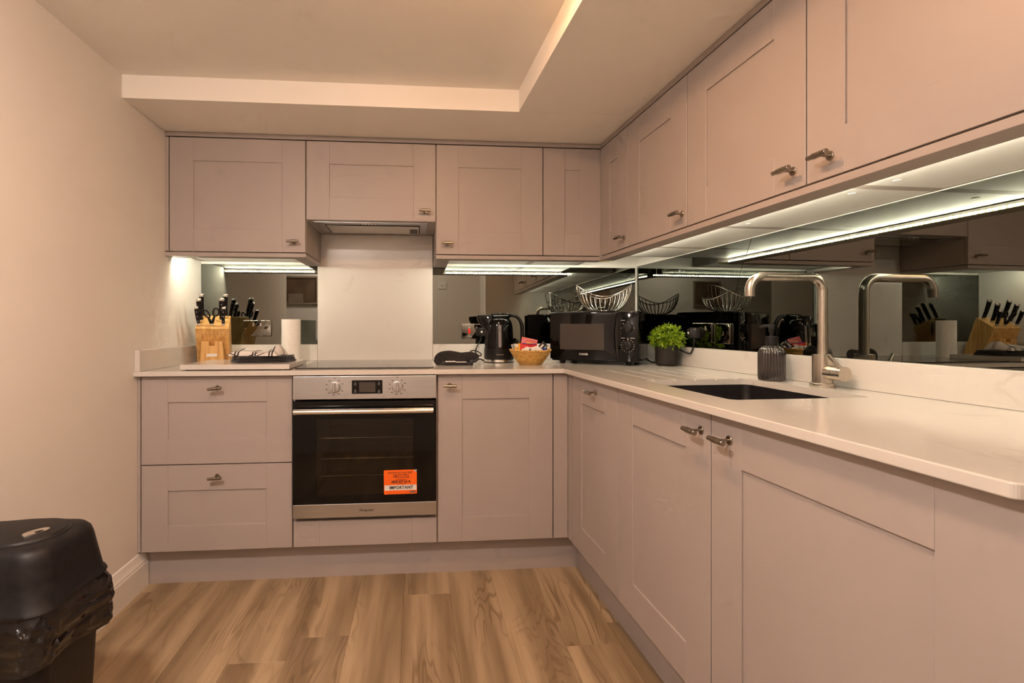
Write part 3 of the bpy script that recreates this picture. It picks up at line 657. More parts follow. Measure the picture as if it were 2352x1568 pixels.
# checked cloth: ruffled heap on top
bm = B(); nx, ny = 26, 16; grid = []
for i in range(nx + 1):
    row = []
    for j in range(ny + 1):
        u_, v_ = i / nx, j / ny
        x = -1.462 + 0.212 * u_ + 0.02 * (v_ - 0.5); y = 0.105 + 0.115 * v_ + 0.012 * math.sin(u_ * 5)
        e_ = min(u_, 1 - u_, v_, 1 - v_); h_ = 0.015 * min(1, e_ / 0.10) ** 0.5
        h_ += (0.016 * v_ * (0.6 + 0.4 * math.sin(u_ * 7 + 1))) * min(1, e_ / 0.12)
        h_ += 0.024 * math.exp(-((u_ - 0.90) / 0.10) ** 2 - ((v_ - 0.62) / 0.35) ** 2)
        h_ += 0.002 * noise.noise(Vector((x * 30, y * 30, 4)))
        row.append(bm.verts.new((x, y, ZBD + 0.0305 + max(0.0, h_))))
    grid.append(row)
for i in range(nx):
    for j in range(ny): bm.faces.new((grid[i][j], grid[i + 1][j], grid[i + 1][j + 1], grid[i][j + 1]))
gb = bmesh.ops.extrude_face_region(bm, geom=bm.faces[:])
for v in [g for g in gb['geom'] if isinstance(g, bmesh.types.BMVert)]: v.co.z = max(ZBD + 0.0290, v.co.z - 0.006)
obj('tea_towel', bm, 'check', label='white tea towel with black check lines, folded on top of the black cloth', cat='tea towel', org=(-1.36, 0.17, ZBD + 0.03), smooth=60)
# paper roll
r = thing('paper_towel_roll', 'white roll of kitchen paper standing behind the stone board', 'paper roll', (-1.277, 0.42, ZWT))
b2 = B(); lathe(b2, [(0.017, ZWT + 0.0003), (0.0445, ZWT + 0.0003), (0.0455, ZWT + 0.001), (0.0455, ZWT + 0.216), (0.0445, ZWT + 0.2168), (0.017, ZWT + 0.2168), (0.017, ZWT + 0.0003)], 48, c=(-1.277, 0.42, 0), cap=False); obj('paper', b2, 'paper', r, smooth=40)
b2 = B(); lathe(b2, [(0.0152, ZWT + 0.0005), (0.0168, ZWT + 0.0005), (0.0168, ZWT + 0.2165), (0.0152, ZWT + 0.2165), (0.0152, ZWT + 0.0005)], 24, c=(-1.277, 0.42, 0), cap=False); obj('core', b2, 'wicker', r)

# ------------------------------------------------------------------ knife block
bx0, bx1 = -1.672, -1.526
r = thing('knife_block', 'slanted beech knife block in the left corner of the worktop', 'knife block', (-1.65, 0.46, ZWT))
KB = TR(-1.648, 0.418, 0) @ Matrix.Rotation(0.27, 4, 'Z') @ TR(1.6, -0.33, 0)
prof = [(0.350, ZWT + 0.0004), (0.478, ZWT + 0.0004), (0.388, 1.124), (0.380, 1.127), (0.272, 1.070), (0.268, 1.063)]
b2 = B(); prism(b2, prof, bx0, bx1, axis='x', bev=0.002); blk = obj('block', b2, 'block', r, T=KB)
b2 = B(); fw = 0.0885
fp = [(-1.645, 1.002), (-1.612, 1.002), (-1.612, 0.981), (-1.588, 0.981), (-1.588, 1.002), (-1.556, 1.002), (-1.546, ZWT + 0.0004), (-1.652, ZWT + 0.0004)]
prism(b2, fp, 0.264, 0.352, axis='y', bev=0.001); obj('front_foot', b2, 'block', r, T=KB)
b2 = B(); box(b2, -1.6225, -1.5775, 0.2628, 0.264, 0.930, 0.943, bev=0.0006); lp = obj('name_plate', b2, 'white', r, T=KB)
text('GO COOK', 0.0095, KB @ TR(-1.600, 0.2626, 0.9365) @ FACE, 'steel', lp)
kd = Vector((0, -0.090, 0.233)).normalized()       # along the slots
fn = Vector((0, -0.057, 0.108)).normalized()       # up out of the sloping top
def on_top(x, y):                                  # point of the sloping face
    t = (y - 0.272) / (0.380 - 0.272); return Vector((x, y, 1.070 + t * 0.057 + 0.0006))
def knife(x, y, ln, wd, lean, lab):
    p = on_top(x, y); d = (kd + Vector((lean, 0, 0))).normalized(); s = d.cross(Vector((0, 1, 0))).normalized(); u = s.cross(d)
    Tm = Matrix(((s.x, u.x, d.x, p.x), (s.y, u.y, d.y, p.y), (s.z, u.z, d.z, p.z), (0, 0, 0, 1)))
    Tm = KB @ Tm; p = KB @ p
    k_ = thing('kitchen_knife', lab, 'knife', p, group='knives in the block')
    def sec(z, a, b, ox=0.0, oy=0.0): return [(ox + a * math.cos(q) * (abs(math.cos(q)) ** -0.35 if abs(math.cos(q)) > 1e-3 else 1), oy + b * math.sin(q) * (abs(math.sin(q)) ** -0.35 if abs(math.sin(q)) > 1e-3 else 1), z) for q in [2 * PI * i / 16 for i in range(16)]]
    b2 = B(); loft(b2, [sec(0.003, wd * 0.50, 0.0065), sec(0.008, wd * 0.52, 0.0075), sec(0.0145, wd * 0.45, 0.0075)]); obj('bolster', b2, 'bright', k_, T=Tm, smooth=50)
    b2 = B(); loft(b2, [sec(0.0146, wd * 0.44, 0.0076), sec(ln * 0.45, wd * 0.46, 0.0085, 0.001), sec(ln * 0.75, wd * 0.55, 0.0090, 0.0), sec(ln * 0.90, wd * 0.60, 0.0090, -0.0015)]); obj('handle', b2, 'blackplastic', k_, T=Tm, smooth=50)
    b2 = B(); loft(b2, [sec(ln * 0.90 + 0.0002, wd * 0.60, 0.0091, -0.0015), sec(ln * 0.97, wd * 0.60, 0.0091, -0.002), sec(ln, wd * 0.45, 0.0070, -0.002)]); obj('end_cap', b2, 'bright', k_, T=Tm, smooth=40)
    for q in (0.27, 0.51, 0.75):
        b2 = B(); lathe(b2, [(0.0021, -0.0098), (0.0021, 0.0098)], 10); obj('rivet', b2, 'bright', k_, T=Tm @ TR(0.0, 0, ln * q) @ Matrix.Rotation(PI / 2, 4, 'X'), smooth=40)
knife(-1.657, 0.284, 0.098, 0.0165, -0.10, 'short black-handled knife, front left in the knife block')
knife(-1.552, 0.284, 0.098, 0.0165, 0.04, 'short black-handled knife, front right in the knife block')
knife(-1.650, 0.318, 0.120, 0.0200, -0.09, 'black-handled knife, left of the scissors in the middle row of the block')
knife(-1.562, 0.322, 0.122, 0.0210, 0.02, 'black-handled knife, right of the scissors in the middle row of the block')
knife(-1.648, 0.357, 0.124, 0.0200, -0.04, 'black-handled knife, rear left in the knife block')
knife(-1.545, 0.358, 0.126, 0.0200, 0.0, 'black-handled knife, rear right in the knife block')
p = on_top(-1.603, 0.288)
sc_ = thing('kitchen_scissors', 'black-handled kitchen scissors in the middle of the knife block', 'scissors', KB @ p)
def kpt(x, h, off=0.0): return p + kd * h + Vector((x, off, 0))
for sgn in (-1, 1):
    b2 = B(); pts = []
    hh = 0.060 if sgn < 0 else 0.068
    for i in range(22):
        q = 2 * PI * i / 22; xx, hz_ = 0.0125 * math.cos(q), 0.020 * math.sin(q); lean = sgn * 0.35 if sgn < 0 else 0.12
        pts.append(kpt(sgn * 0.0205 + xx + lean * hz_ * (1 if sgn > 0 else 1), hh + hz_ - (0.3 * xx if sgn < 0 else 0)))
    tube(b2, pts, 0.0038, 8, closed=True)
    tube(b2, [kpt(sgn * 0.0035, 0.010), kpt(sgn * 0.008, 0.028), kpt(sgn * 0.0145, hh - 0.017)], [0.0055, 0.0065, 0.0042], 8)
    obj('grip', b2, 'blackplastic', sc_, smooth=50, T=KB)
b2 = B(); box(b2, -0.0055, 0.0055, -0.003, 0.003, 0, 0.013, bev=0.0012); obj('pivot', b2, 'bright', sc_, T=KB @ Matrix.Translation(p) @ Matrix.Rotation(0.37, 4, 'X'))

# ------------------------------------------------------------------ oven glove bundle
r = thing('oven_glove', 'folded black quilted oven glove lying between hob and kettle', 'oven glove', (-0.468, 0.23, ZWT))
cloth('glove_fold', [(-0.545, 0.215), (-0.52, 0.185), (-0.42, 0.190), (-0.390, 0.215), (-0.40, 0.27), (-0.53, 0.275)], ZWT, 1, 0.013, 'clothblack', None, None, 9, 0.002, parent=r, cat=None)
b2 = B(); path = smooth_path([(-0.405, 0.205, ZWT + 0.016), (-0.388, 0.210, ZWT + 0.021), (-0.400, 0.215, ZWT + 0.031), (-0.425, 0.218, ZWT + 0.030), (-0.450, 0.22, ZWT + 0.028), (-0.475, 0.222, ZWT + 0.033), (-0.505, 0.222, ZWT + 0.037), (-0.535, 0.222, ZWT + 0.033), (-0.545, 0.222, ZWT + 0.022), (-0.535, 0.222, ZWT + 0.016)], 4)
tube(b2, path, 0.0068, 10, sc=(4.6, 1.0)); [setattr(v.co, 'z', max(v.co.z, ZWT + 0.0004)) for v in b2.verts]
obj('glove_fold', b2, 'clothblack', r, smooth=60)
b2 = B(); box(b2, -0.523, -0.475, 0.186, 0.23, ZWT + 0.0165, ZWT + 0.0205, bev=0.001); box(b2, -0.476, -0.425, 0.188, 0.23, ZWT + 0.0145, ZWT + 0.0175, bev=0.001); obj('white_lining', b2, 'whitepk', r)

# ------------------------------------------------------------------ kettle
kx, ky = -0.239, 0.40
r = thing('kettle', 'glossy black cordless kettle with chrome base ring and water window', 'kettle', (kx, ky, ZWT))
def zk(pr): return [(a, ZWT + b) for a, b in pr]
b2 = B(); lathe(b2, zk([(0.076, 0.0004), (0.077, 0.003), (0.077, 0.0045)]), 48, c=(kx, ky, 0)); obj('base', b2, 'blackplastic', r, smooth=40)
b2 = B(); lathe(b2, zk([(0.0755, 0.0046), (0.0755, 0.0165), (0.0740, 0.0175)]), 48, c=(kx, ky, 0)); obj('chrome_ring', b2, 'bright', r, smooth=40)
def ksec(z, rx, ry, ox=0.0, n=48): return [(kx + ox + rx * math.cos(2 * PI * i / n), ky + ry * math.sin(2 * PI * i / n), ZWT + z) for i in range(n)]
b2 = B(); loft(b2, [ksec(0.018, 0.0745, 0.0745), ksec(0.022, 0.0755, 0.0755), ksec(0.070, 0.0752, 0.075)]); obj('lower_body', b2, 'blackplastic', r, smooth=40)
b2 = B(); loft(b2, [ksec(0.0703, 0.0745, 0.0743), ksec(0.12, 0.0725, 0.072), ksec(0.17, 0.0695, 0.069), ksec(0.195, 0.0665, 0.066), ksec(0.213, 0.0590, 0.060), ksec(0.224, 0.0520, 0.052), ksec(0.2245, 0.0500, 0.050)])
obj('body', b2, 'blackgloss', r, smooth=50)
# lid: raised ridge with a thumb tab
b2 = B(); loft(b2, [ksec(0.2246, 0.053, 0.051), ksec(0.234, 0.060, 0.046, 0.004), ksec(0.242, 0.060, 0.038, 0.006), ksec(0.2475, 0.050, 0.026, 0.006), ksec(0.2490, 0.030, 0.014, 0.006)]); obj('lid', b2, 'blackgloss', r, smooth=50)
# spout
b2 = B()
def ssec(x, z0, z1, hw): return [(kx + x, ky - hw, ZWT + z0), (kx + x, ky + hw, ZWT + z0), (kx + x, ky + hw * 0.85, ZWT + z1), (kx + x, ky - hw * 0.85, ZWT + z1)]
loft(b2, [ssec(-0.040, 0.14, 0.240, 0.044), ssec(-0.075, 0.170, 0.241, 0.030), ssec(-0.097, 0.192, 0.240, 0.020), ssec(-0.113, 0.2200, 0.238, 0.011)])
bmesh.ops.bevel(b2, geom=b2.edges[:], offset=0.005, segments=3, profile=0.5, affect='EDGES', clamp_overlap=True); obj('spout', b2, 'blackgloss', r, smooth=50)
b2 = B(); tube(b2, smooth_path([(kx + 0.030, ky, ZWT + 0.236), (kx + 0.070, ky, ZWT + 0.238), (kx + 0.098, ky, ZWT + 0.226), (kx + 0.116, ky, ZWT + 0.195), (kx + 0.120, ky, ZWT + 0.150), (kx + 0.118, ky, ZWT + 0.095), (kx + 0.105, ky, ZWT + 0.055), (kx + 0.070, ky, ZWT + 0.045)], 6), 0.0095, 12, sc=(1.45, 1.0)); obj('handle', b2, 'blackplastic', r, smooth=50)
b2 = B(); wn = []
for i in range(9):
    z_ = 0.078 + i * 0.110 / 8; rr = 0.0745 - 0.006 * (i / 8)
    wn.append([(kx - 0.006 + q, ky - math.sqrt(rr * rr - q * q) - 0.0008, ZWT + z_) for q in (-0.0072, -0.0036, 0.0, 0.0036, 0.0072)])
vr = [[b2.verts.new(p_) for p_ in row] for row in wn]
for a_, b_ in zip(vr, vr[1:]):
    for i in range(4): b2.faces.new((a_[i], a_[i + 1], b_[i + 1], b_[i]))
gx = bmesh.ops.extrude_face_region(b2, geom=b2.faces[:])
for v in [g for g in gx['geom'] if isinstance(g, bmesh.types.BMVert)]: v.co.y += 0.003
M['gauge'] = add_noise(mat('gauge_plastic', rough=0.3), 60, (0.20, 0.185, 0.19), (0.26, 0.24, 0.245)); obj('water_window', b2, 'gauge', r, smooth=30)
text('Kenwood', 0.0095, TR(kx - 0.008, ky - 0.0762, ZWT + 0.043) @ FACE, 'steel', r, name='lettering')
b2 = B(); tube(b2, smooth_path([(kx - 0.074, ky + 0.02, ZWT + 0.006), (kx - 0.086, ky + 0.05, ZWT + 0.012), (kx - 0.11, ky + 0.09, ZWT + 0.014), (kx - 0.135, ky + 0.11, ZWT + 0.03), (kx - 0.130, ky + 0.135, ZWT + 0.050), (kx - 0.105, ky + 0.140, ZWT + 0.052), (kx - 0.075, ky + 0.13, ZWT + 0.036), (kx - 0.085, ky + 0.13, ZWT + 0.024), (kx - 0.1035, ky + 0.15, ZWT + 0.045), (kx - 0.090, ky + 0.165, ZWT + 0.080), (kx - 0.069, ky + 0.1865, ZWT + 0.111)], 6), 0.0034, 8); obj('power_cord', b2, 'blackplastic', r, smooth=60)

# sockets on the mirrors
def plate(name, lab, cat, Tm, w, rot, org, parts):
    r_ = thing(name, lab, cat, org, rot, group='chrome wall plates')
    b2 = B(); prism(b2, rrect(0, 0, w / 2, 0.0425, 0.004, 3), 0, 0.0085, bev=0.0025); obj('plate', b2, 'chrome', r_, T=Tm, smooth=30)
    for nm, x0, x1, z0, z1, hgt, mm_ in parts:
        b2 = B(); box(b2, x0, x1, z0, z1, 0.0083, 0.0085 + hgt, bev=min(0.0012, hgt * 0.3)); obj(nm, b2, mm_, r_, T=Tm)
    return r_
Tm = TR(-0.340, YM, 1.0475) @ FACE
pl = plate('cooker_switch', 'chrome cooker switch plate with red rocker, behind the kettle', 'switch', Tm, 0.146, 0, (-0.34, YM, 1.005),
      [('red_rocker', -0.0365, -0.0245, -0.012, 0.013, 0.004, 'red'), ('screw', -0.0655, -0.0605, -0.0025, 0.0025, 0.0005, 'print_black'), ('socket_rocker', 0.005, 0.014, 0.012, 0.030, 0.004, 'bright')])
text('OFF', 0.007, Tm @ TR(-0.0305, 0.0195, 0.0087), 'print_white', pl); text('ON', 0.007, Tm @ TR(-0.0305, -0.0195, 0.0087), 'print_white', pl); text('COOKER', 0.006, Tm @ TR(-0.0305, -0.0285, 0.0087), 'print_white', pl)
Tm = TR(-1.496, YM, 1.063) @ FACE
plate('double_socket', 'chrome double plug socket on the mirror beside the knife block', 'socket', Tm, 0.146, 0, (-1.496, YM, 1.02), [('screw', 0.0580, 0.0635, -0.0027, 0.0027, 0.0005, 'bright'), ('screw', -0.0635, -0.0580, -0.0027, 0.0027, 0.0005, 'bright'), ('rocker', 0.014, 0.024, 0.012, 0.030, 0.003, 'bright'), ('rocker', -0.024, -0.014, 0.012, 0.030, 0.003, 'bright')])
Tm = TR(XM, -0.044, 1.047) @ RIGHT @ FACE
plate('double_socket', 'chrome double plug socket on the mirror behind the potted plant', 'socket', Tm, 0.142, TH, (XM, -0.044, 1.005), [('screw', 0.0570, 0.0620, -0.0027, 0.0027, 0.0005, 'bright'), ('screw', -0.0620, -0.0570, -0.0027, 0.0027, 0.0005, 'bright'), ('rocker', 0.022, 0.032, 0.010, 0.028, 0.003, 'bright')])
Tm = TR(XM, -0.190, 1.044) @ RIGHT @ FACE
plate('fused_switch', 'chrome single switch plate on the mirror between plant and soap bottle', 'switch', Tm, 0.089, TH, (XM, -0.19, 1.0), [('screw', 0.0330, 0.0380, -0.0027, 0.0027, 0.0005, 'bright'), ('screw', -0.0380, -0.0330, -0.0027, 0.0027, 0.0005, 'bright'), ('rocker', -0.005, 0.008, -0.008, 0.010, 0.004, 'chrome')])
def plug(lab, Tm, rot, org):
    r_ = thing('power_plug', lab, 'plug', org, rot, group='plugs')
    b2 = B(); loft(b2, [[(x, y, z) for x, y in rrect(0, 0, hx, hy, 0.008, 4)] for z, hx, hy in ((0.0095, 0.024, 0.024), (0.028, 0.024, 0.024), (0.030, 0.0225, 0.0225), (0.050, 0.014, 0.016))]); bd = obj('plug_body', b2, 'blackmatt', r_, T=Tm, smooth=40)
    b2 = B(); lathe(b2, [(0.0055, 0.0502), (0.0055, 0.0508)], 16); obj('fuse_dot', b2, 'print_white', bd, T=Tm)
    b2 = B(); tube(b2, [(0, -0.022, 0.022), (0, -0.034, 0.022), (0, -0.042, 0.022)], [0.007, 0.006, 0.0045], 12); obj('cord_sleeve', b2, 'blackmatt', bd, T=Tm, smooth=40)
plug('black plug of the kettle in the cooker switch plate', TR(-0.308, YM, 1.0445) @ FACE, 0, (-0.308, YM, 1.02))
plug('black plug of the microwave in the double socket', TR(XM, -0.010, 1.045) @ RIGHT @ FACE, TH, (XM, -0.01, 1.02))

# ------------------------------------------------------------------ wicker basket of sachets
wx, wy = -0.113, 0.235
r = thing('wicker_basket', 'oval wicker basket filled with sachets, in front of kettle and microwave', 'basket', (wx, wy, ZWT))
b2 = B(); rows = 11
for q in range(rows):
    t = q / (rows - 1); ax = 0.052 + 0.043 * t ** 0.8; ay = 0.038 + 0.030 * t ** 0.8; z_ = ZWT + 0.0045 + 0.058 * t; pts = []
    for i in range(84):
        a = 2 * PI * i / 84; wv = 1 + 0.020 * math.sin(14 * a + (PI if q % 2 else 0)); pts.append((wx + ax * wv * math.cos(a), wy + ay * wv * math.sin(a), z_ + 0.003 * t * abs(math.cos(a)) ** 3))
    tube(b2, pts, 0.0036, 6, closed=True)
obj('weave', b2, 'wicker', r, smooth=50)
b2 = B(); loft(b2, [[(wx + sx_ * 0.052 * math.cos(2 * PI * i / 40), wy + sx_ * 0.038 * math.sin(2 * PI * i / 40), z_) for i in range(40)] for sx_, z_ in ((0.98, ZWT + 0.0004), (1.0, ZWT + 0.006), (0.9, ZWT + 0.007))]); obj('base', b2, 'wicker', r)
b2 = B()
for ph in (0, PI):
    tube(b2, [(wx + (0.097 + 0.002 * math.cos(18 * 2 * PI * i / 90 + ph)) * math.cos(2 * PI * i / 90), wy + (0.070 + 0.002 * math.cos(18 * 2 * PI * i / 90 + ph)) * math.sin(2 * PI * i / 90), ZWT + 0.0655 + 0.004 * abs(math.cos(2 * PI * i / 90)) ** 3 + 0.0025 * math.sin(18 * 2 * PI * i / 90 + ph)) for i in range(90)], 0.0034, 7, closed=True)
obj('rim', b2, 'wicker', r, smooth=50)
def packet(lab, cat, x, y, z, w_, h_, t_, yaw_, pitch_, roll_, m_, extra=None, name='sachet'):
    """pillow packet: crimped ends, swollen middle; standing in XZ, facing -Y"""
    Tm = TR(x, y, z) @ Matrix.Rotation(yaw_, 4, 'Z') @ Matrix.Rotation(pitch_, 4, 'X') @ Matrix.Rotation(roll_, 4, 'Y')
    b2 = B(); rr = []
    for f, tt in ((-0.5, 0.12), (-0.42, 0.14), (-0.3, 0.8), (0, 1.0), (0.3, 0.8), (0.42, 0.14), (0.5, 0.12)):
        n = 12; rr.append([(f * w_, 0.5 * t_ * tt * math.sin(2 * PI * i / n), 0.5 * h_ * (math.cos(2 * PI * i / n)) * (1 if abs(f) > 0.41 else 0.98)) for i in range(n)])
    loft(b2, rr); o = obj(name, b2, m_, None, label=lab, cat=cat, org=(x, y, z), T=Tm, group='sachets in the wicker basket', smooth=50)
    if extra:
        for nm, x0, x1, z0, z1, mm_ in extra:
            b3 = B(); box(b3, x0, x1, -0.5 * t_ - 0.0012, -0.5 * t_ + 0.0004, z0, z1); obj(nm, b3, mm_, o, T=Tm)
    return o
zb_ = ZWT
packet('pink biscuit packet with a yellow patch, tallest in the wicker basket', 'packet', wx - 0.000, wy + 0.026, zb_ + 0.106, 0.078, 0.038, 0.010, 0.0, -0.25, 0.22, 'pinkpk', [('yellow_patch', -0.012, 0.022, -0.014, -0.003, 'yellowpk')])
packet('red sachet with a white emblem, in front of the pink packet', 'sachet', wx - 0.008, wy + 0.004, zb_ + 0.083, 0.082, 0.034, 0.008, 0.0, -0.20, 0.05, 'redpk', [('emblem', -0.008, -0.003, -0.003, 0.002, 'whitepk'), ('blue_edge', -0.032, 0.036, 0.0135, 0.0165, 'bluepk')])
for q, (dx, dy, dz, ro, lb) in enumerate([(-0.006, -0.022, 0.071, 0.05, 'large white sugar sachet at the front of the wicker basket'), (0.014, -0.018, 0.073, -0.25, 'white sugar sachet overlapping the large one on its right'), (0.034, -0.020, 0.068, 0.35, 'tilted white sugar sachet nearest the basket right rim'), (-0.028, -0.024, 0.066, -0.15, 'small white sachet at the basket front left')]):
    packet(lb, 'sachet', wx + dx, wy + dy, zb_ + dz, 0.052 if q < 2 else 0.036, 0.026, 0.006, 0.1 * (q - 1), -0.35, ro, 'whitepk', [('print_mark', -0.004, 0.002, -0.006, 0.006, 'blackpk')] if q == 0 else None)
packet('black coffee stick with white print, leaning right in the wicker basket', 'sachet', wx + 0.052, wy + 0.004, zb_ + 0.083, 0.060, 0.026, 0.007, 0.1, -0.2, -0.75, 'blackpk', [('print_mark', -0.01, 0.016, -0.004, 0.004, 'whitepk')])
packet('silver foil sachet poking over the right rim of the wicker basket', 'sachet', wx + 0.072, wy + 0.012, zb_ + 0.081, 0.040, 0.024, 0.006, 0.3, -0.2, -1.0, 'silverpk')
packet('small blue sachet low at the right rim of the wicker basket', 'sachet', wx + 0.068, wy - 0.010, zb_ + 0.071, 0.020, 0.016, 0.005, 0.2, -0.2, 0.3, 'bluepk')
packet('orange sachet standing left of the red one', 'sachet', wx - 0.050, wy + 0.008, zb_ + 0.083, 0.036, 0.014, 0.006, 0.1, -0.1, 1.45, 'yellowpk')
packet('orange and white stick sachet left of the single orange one', 'sachet', wx - 0.066, wy + 0.000, zb_ + 0.078, 0.034, 0.013, 0.006, 0.1, -0.1, 1.62, 'yellowpk', [('white_tip', -0.016, -0.006, -0.005, 0.005, 'whitepk')])
packet('dark foil sachet at the far left rim of the wicker basket', 'sachet', wx - 0.082, wy + 0.002, zb_ + 0.080, 0.036, 0.016, 0.006, 0.3, -0.1, 1.25, 'silverpk')

# ------------------------------------------------------------------ microwave, set diagonally in the corner
MWW, MWD, MWH, MWZ = 0.418, 0.292, 0.239, 0.9065
MA = math.radians(-32.8)
mw_o = Vector((0.0045, 0.308, 0))
r = thing('microwave', 'black microwave oven with two dials standing diagonally in the corner', 'microwave', (mw_o.x, mw_o.y, ZWT), 0)
r.rotation_euler = (0, 0, MA); ORG[r.name] = Vector((0, 0, ZWT))
z0, z1 = MWZ, MWZ + MWH
b2 = B(); box(b2, 0.002, MWW - 0.002, 0.012, MWD, z0, z1, bev=0.006, seg=3); obj('casing', b2, 'blackgloss', r, smooth=35)
# door with a hollow right edge
rt = [(0.322 + (-0.014) * math.sin(PI * i / 14), z0 + 0.010 + (MWH - 0.016) * i / 14) for i in range(15)]
b2 = B(); prism(b2, [(0.0, z1 - 0.006), (0.0, z0 + 0.010)] + rt, -0.006, 0.0125, axis='y', bev=0.002); dr = obj('door', b2, 'blackgloss', r, smooth=35)
b2 = B(); box(b2, 0.050, 0.262, -0.0066, -0.004, z0 + 0.056, z0 + 0.180, bev=0.0003); obj('window', b2, 'mwglass', dr)
text('TOWER', 0.0125, TR(0.165, -0.0064, z0 + 0.034) @ FACE, 'print_white', dr, bold=0.0004)
b2 = B(); box(b2, 0.315, 0.326, 0.002, 0.0125, z0 + 0.010, z1 - 0.006); obj('handle_recess', b2, 'gap', r)
b2 = B(); box(b2, 0.325, MWW, -0.004, 0.0125, z0 + 0.004, z1 - 0.004, bev=0.003, seg=2); cp = obj('control_panel', b2, 'blackgloss', r, smooth=35)
for q, kz in enumerate((0.160, 0.078)):
    b2 = B(); lathe(b2, [(0.0235, 0), (0.0235, 0.004), (0.021, 0.012), (0.019, 0.013)], 32); box(b2, -0.0055, 0.0055, -0.019, 0.019, 0.010, 0.019, bev=0.001)
    obj('dial', b2, 'blackplastic', cp, T=TR(0.369, -0.004, z0 + kz) @ FACE, smooth=35)
    b2 = B()
    for i in range(5 if q == 0 else 15):
        a = math.radians(180 - i * 45) if q == 0 else math.radians(105 - i * 22.5 - 22.5)
        c_, s_ = math.cos(a), math.sin(a); Tq = TR(0.0285 * c_, 0.0285 * s_, 0) @ Matrix.Rotation(a, 4, 'Z'); b3 = B(); box(b3, -0.0026, 0.0026, -0.0007, 0.0007, 0, 0.0003)
        bmesh.ops.transform(b3, matrix=Tq, verts=b3.verts); me = bpy.data.meshes.new('x'); b3.to_mesh(me); b3.free(); b2.from_mesh(me); bpy.data.meshes.remove(me)
    box(b2, -0.030, -0.012, 0.0345, 0.0365, 0, 0.0003)
    if q: box(b2, 0.010, 0.032, 0.0345, 0.0365, 0, 0.0003); box(b2, -0.0012, 0.0012, 0.027, 0.037, 0, 0.0003)
    obj('dial_marking', b2, 'print_white', cp, T=TR(0.369, -0.0043, z0 + kz) @ FACE)
for fx in (0.05, MWW - 0.05):
    for fy in (0.04, MWD - 0.04):
        b2 = B(); lathe(b2, [(0.012, ZWT + 0.0002), (0.016, z0 + 0.001)], 16, c=(fx, fy, 0)); obj('foot', b2, 'blackplastic', r)
b2 = B()
for i in range(1): box(b2, MWW - 0.0022, MWW - 0.0008, 0.06, 0.20, z1 - 0.045, z1 - 0.035, bev=0.0005)
obj('side_vent', b2, 'blackplastic', r)
b2 = B(); tube(b2, smooth_path([(0.40, MWD - 0.005, z0 + 0.02), (0.43, MWD - 0.02, ZWT + 0.006), (0.47, 0.22, ZWT + 0.005), (0.515, 0.21, ZWT + 0.012), (0.548, 0.215, ZWT + 0.045)], 6), 0.0032, 8); obj('power_cord', b2, 'blackplastic', r, smooth=60)
# the cord's free loop up to the plug (world run), still part of the microwave
MI = r.matrix_basis.inverted()
b2 = B(); pA = Matrix.Rotation(MA, 3, 'Z') @ Vector((0.548, 0.215, 0)) + mw_o
plw = Vector(toW(XM - 0.022, -0.010) + (1.001,))
pts = smooth_path([(pA.x, pA.y, ZWT + 0.045), (0.50, 0.19, ZWT + 0.075), (0.548, 0.13, ZWT + 0.080), (0.575, 0.06, ZWT + 0.060), (plw.x - 0.002, 0.035, ZWT + 0.066), (plw.x, plw.y, 1.003)], 8)
tube(b2, [Vector((*(Matrix.Rotation(-MA, 3, 'Z') @ (Vector(p_) - mw_o)).xy, p_[2])) for p_ in pts], 0.0032, 8); obj('power_cord', b2, 'blackplastic', r, smooth=60)

# wire fruit basket on the microwave
cw = Matrix.Rotation(MA, 3, 'Z') @ Vector((0.232, 0.120, 0)) + mw_o
zt = z1 + 0.0004
r = thing('wire_fruit_basket', 'empty chrome wire fruit basket with a wavy rim on top of the microwave', 'fruit basket', (cw.x, cw.y, zt)); 
HA = math.radians(-18)
def fb(a, t):
    """point of the bowl wall: angle a, height fraction t"""
    ax, ay = 0.132, 0.105; h_ = 0.098 + 0.032 * math.cos(2 * a)
    f = 0.36 + 0.64 * math.sin(t * PI / 2) ** 0.9
    x, y = ax * f * math.cos(a), ay * f * math.sin(a); z_ = 0.004 + h_ * (1 - math.cos(t * PI / 2)) ** 0.85
    return (cw.x + x * math.cos(HA) - y * math.sin(HA), cw.y + x * math.sin(HA) + y * math.cos(HA), zt + z_)
b2 = B(); tube(b2, [fb(2 * PI * i / 72, 1.0) for i in range(72)], 0.0026, 8, closed=True); obj('rim', b2, 'steelwire', r, smooth=60)
b2 = B(); tube(b2, [fb(2 * PI * i / 48, 0.0) for i in range(48)], 0.0030, 8, closed=True); tube(b2, [tuple(Vector(fb(2 * PI * i / 48, 0.0)) * 0.5 + Vector((cw.x, cw.y, zt + 0.004)) * 0.5) for i in range(48)], 0.0022, 6, closed=True); obj('base_ring', b2, 'steelwire', r, smooth=60)
for q in range(32):
    b2 = B(); tube(b2, [fb(2 * PI * (q + 0.5) / 32, t / 10) for t in range(11)], 0.0017, 6); obj('rib', b2, 'steelwire', r, smooth=60)

